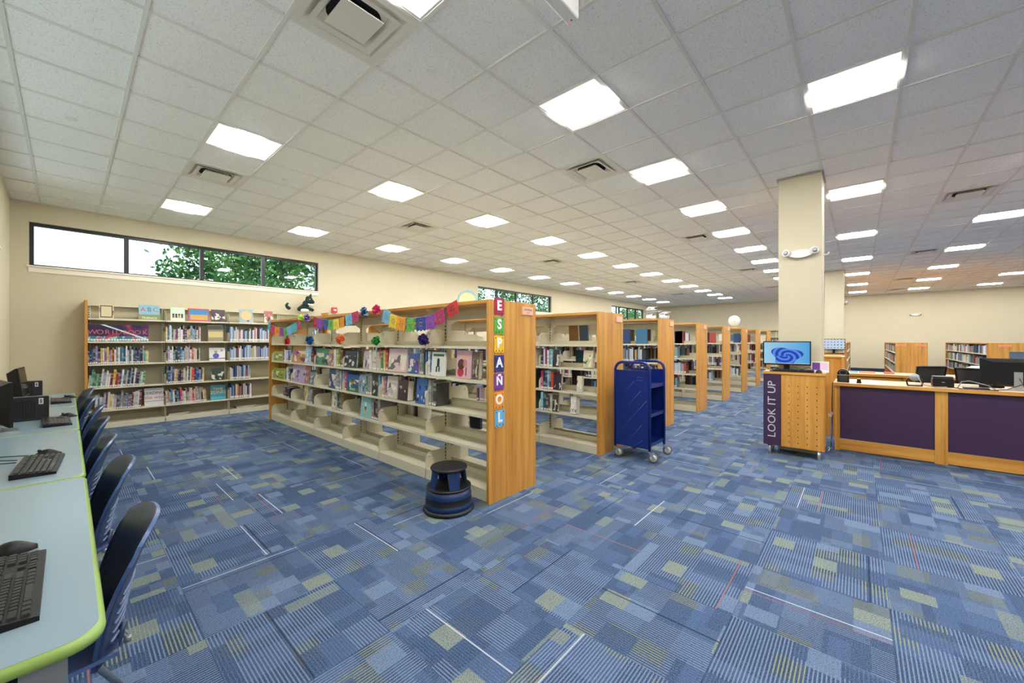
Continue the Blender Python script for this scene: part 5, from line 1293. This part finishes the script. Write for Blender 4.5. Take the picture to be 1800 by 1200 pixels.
# back counter with drawers
t = thing('back_counter', 'oak back counter with two drawer fronts behind the service desk', 'counter', (0, 0, 0))
CX = 8.35
box('counter_top', (CX - .02, -2.4, .855), (CX + .62, .15, .89), mat('oak_light'), t); box('edge_strip', (CX - .026, -2.4, .854), (CX - .02, .15, .891), W_Y, t)
box('body', (CX + .03, -.50, .05), (CX + .6, .13, .85), W_Y, t); box('side_post', (CX, -.56, 0), (CX + .6, -.50, .855), W_Z, t); box('side_post', (CX, -2.38, 0), (CX + .6, -2.33, .855), W_Z, t)
box('back_board', (CX + .57, -2.33, .1), (CX + .6, -.56, .85), W_Y, t)
for k, (a, b) in enumerate(((-.48, -.19), (-.185, .12))):
    for z0, z1 in ((.66, .83), (.46, .65)):
        d = box('drawer', (CX, a, z0), (CX + .03, b, z1), W_Y, t); m_ = (a + b) / 2
        MB().tube([(CX, m_ - .05, z1 - .06), (CX - .02, m_ - .045, z1 - .06), (CX - .02, m_ + .045, z1 - .06), (CX, m_ + .05, z1 - .06)], .005, 6).build('handle', SILVER, d)
for i, (y, dy, c, lab) in enumerate([(-.1, .2, '#e0805c', 'orange papers lying on the back counter'), (.06, .1, '#5ca0cc', 'light blue folder on the back counter beside the cabinet'), (-.36, .12, '#c84a50', 'red papers lying on the back counter near its middle')]):
    tag(box('folder', (CX + .25, y - dy / 2, .89), (CX + .45, y + dy / 2, .905), mat('folder_' + c, c, .7)), lab, 'folder')
tag(MB().lathe([(.16, .89), (.155, .96), (.11, 1.02), (.04, 1.045), (.001, 1.048)], 24, (CX + .35, -1.28, .0006)).build('white_dome', WHITE), 'white dome-shaped object on the back counter behind the mesh chair', 'dome')  # plain white dome of unidentified kind, gives no light
# cables and power strip between kiosk and desk
tag(MB().tube([(6.72, .262, .86), (6.66, .265, .6), (6.64, .262, .42), (6.70, .27, .2), (6.72, .275, .02)], .006, 6).build('power_cable', RUBBER), 'black power cable hanging down beside the kiosk', 'cable')
BC = mat('blue_cable', '#4a78b8', .45)
tag(MB().tube([(6.62, .28, .42), (6.58, .268, .3), (6.5, .27, .18), (6.45, .255, .08), (6.5, .24, .02), (6.56, .262, .012), (6.48, .29, .012), (6.42, .25, .012), (6.5, .225, .012), (6.57, .262, .012)], .005, 6).build('network_cable', BC), 'blue network cable coiled on the carpet beside the kiosk', 'cable')
tag(MB().tube([(6.64, .3, .012), (6.5, .28, .03), (6.4, .29, .012)], .005, 6).build('network_cable', mat('cable_white', '#d8d8d8', .5)), 'white cable on the carpet beside the kiosk', 'cable')
t = thing('power_strip', 'small power strip with pink plugs hanging between kiosk and desk', 'power strip', (6.64, .285, .42)); MB().prism(rrect(-.03, -.02, .03, .02, .006, 3), 'z', 0, .03).build('case', mat('strip_beige', '#c8b89a', .6), t)
for q in (-.02, .015): box('plug', (q - .008, -.03, .03), (q + .01, .0, .06), mat('plug_pink', '#c88aa0', .5), t)

# ------------------------------------------------------------------ low bookcases beyond the desk
def low_case(y0, y1, x0, x1, label, signs):
    t = thing('low_bookcase', label, 'bookcase', (0, 0, 0), 0, 'low double-faced bookcases'); H = 1.36
    box('end_panel', (x0, y0, 0), (x0 + .03, y1, H), W_Z, t); box('end_panel', (x1 - .03, y0, 0), (x1, y1, H), W_Z, t); box('top_board', (x0 + .03, y0 + .01, H - .03), (x1 - .03, y1 - .01, H), W_X, t)
    box('middle_panel', (x0 + .03, (y0 + y1) / 2 - .01, .08), (x1 - .03, (y0 + y1) / 2 + .01, H - .03), W_X, t)
    for z in (.1, .42, .74, 1.06):
        for s_, (a, b) in enumerate(((y0 + .01, (y0 + y1) / 2 - .01), ((y0 + y1) / 2 + .01, y1 - .01))): box('shelf', (x0 + .03, a, z - .025 if z > .2 else 0), (x1 - .03, b, z), CREAM, t)
        if z > .2:
            for side in (y1 - .04, y0 + .04):
                x = x0 + .05
                while x < x1 - .1:
                    w = R.uniform(.02, .05) if R.random() < .6 else R.uniform(.12, .18); hh = R.uniform(.18, .255); d = -.15 if side > (y0 + y1) / 2 else .15
                    mass_box((x, side, z + .0015), (x + w * .93, side + d, z + hh), R.choice(PAL + ['#d8b83c', '#e8e4da', '#7ab0a8', '#c84a38'])); x += w
                    if R.random() < .06: x += .2
    for f in signs:
        y = y0 + (y1 - y0) * f; hd = box('sign_holder', (x0 - .008, y - .1, H - .10), (x0, y + .1, H - .045), mat('sign_holder_clear'), t); box('sign_card', (x0 - .01, y - .075, H - .097), (x0 - .008, y + .085, H - .048), mat('salmon_card', '#f08a70', .6), hd)
low_case(.28, .93, 16.0, 22.6, 'low oak-ended bookcase mostly hidden behind the farther kiosk', [])
low_case(-1.45, -.80, 16.0, 22.6, 'low oak-ended bookcase in the middle, showing two salmon signs', [.2, .82])
low_case(-3.2, -2.52, 16.0, 22.6, 'low bookcase full of books behind the monitor at the photo edge', [.55])
# wall shelving at the far wall, behind the rows
t = thing('far_wall_shelving', 'cream wall shelving on the far wall behind the last rows', 'bookcase', (0, 0, 0))
for y in (1.4, 2.31, 3.22, 4.13): box('upright_post', (WF - .06, y - .02, 0), (WF - .02, y + .02, 2.0), CREAM, t)
for k in range(3):
    box('back_panel', (WF - .02, 1.42 + k * .91, .02), (WF - .012, 2.29 + k * .91, 2.0), CREAMD, t)
    for z in (.1, .5, .87, 1.24, 1.6, 1.97):
        box('shelf', (WF - .3, 1.42 + k * .91, z - .025), (WF - .02, 2.29 + k * .91, z), CREAM, t)
        if .3 < z < 1.5:
            y = 1.45 + k * .91
            while y < 2.2 + k * .91:
                w = R.uniform(.02, .05); mass_box((WF - .28, y, z + .0015), (WF - .1, y + w * .93, z + R.uniform(.18, .26)), R.choice(PAL + ['#c84038', '#4a9a60'])); y += w
                if R.random() < .15: y += .2
tag(mass.build('books_beyond', VCOL), 'shelved books of many colours further back in the library', 'books', kind='stuff')

# ------------------------------------------------------------------ outdoors: lawn and trees seen through the windows
lawn = struct(box('ground_outside', (-30, WW + .25, -.5), (70, 70, -.2), mat('lawn', '#56703a', .95)))
LEAF = mat('leaf', '#3f7a34', .6); _n = NT(LEAF); _oi = _n.pos()
_n.color(_n.ramp(_n.noise(_oi, 1.3, 2.0), [(.35, '#26502a'), (.5, '#427834'), (.65, '#76a050')]))
def tree(x, y, zc, r, hz, nl, label, seed):
    t = thing('garden_tree', label, 'tree', (x, y, -.2)); rr = random.Random(seed); zc += .2
    MB().tube([(0, 0, 0), (.05, 0, zc * .5), (0, .05, zc)], [.16, .13, .06], 8).build('trunk', mat('bark', '#4a3a2c', .9), t)
    mb = MB()
    cl = [Vector((rr.uniform(-1, 1), rr.uniform(-1, 1), rr.uniform(-1, 1))) for _ in range(40)]
    cl = [c * (1 / max(1, c.length)) for c in cl]
    for k in range(nl):
        c = rr.choice(cl); p = Vector((c.x * r, c.y * r, zc + c.z * hz)) + Vector((rr.gauss(0, 1), rr.gauss(0, 1), rr.gauss(0, 1))) * r * .13
        n_ = Vector((rr.gauss(0, 1), rr.gauss(0, 1), rr.gauss(0, 1) + .6)).normalized(); t1 = n_.orthogonal().normalized(); t1 = Matrix.Rotation(rr.uniform(0, 6.28), 3, n_) @ t1; t2 = n_.cross(t1); L = rr.uniform(.07, .13)
        o = len(mb.v); mb.v += [tuple(p - t1 * L), tuple(p + t2 * L * .45), tuple(p + t1 * L), tuple(p - t2 * L * .45)]; mb.face((o, o + 1, o + 2, o + 3))
    tag(mb.build('foliage', LEAF, t), None, None, kind='stuff')
tree(4.3, 16.2, 4.0, 2.3, 1.9, 9000, 'leafy green tree outside the long window above the wall bookcase', 1)
tree(10.2, 18.5, 4.0, 2.4, 2.0, 7000, 'green tree outside, further along behind the nearest long window', 2)
tree(18.0, 15.6, 4.2, 2.6, 2.2, 7000, 'green tree outside the second clerestory window', 3)
tree(24.5, 16.5, 4.4, 2.8, 2.4, 7000, 'green tree outside the second window, nearer its right end', 4)
tree(34.0, 17.0, 4.8, 3.2, 2.6, 6000, 'green tree outside the third clerestory window', 5)
tree(42.0, 17.5, 5.0, 3.2, 2.6, 6000, 'pale green tree outside the right half of the third window', 6)
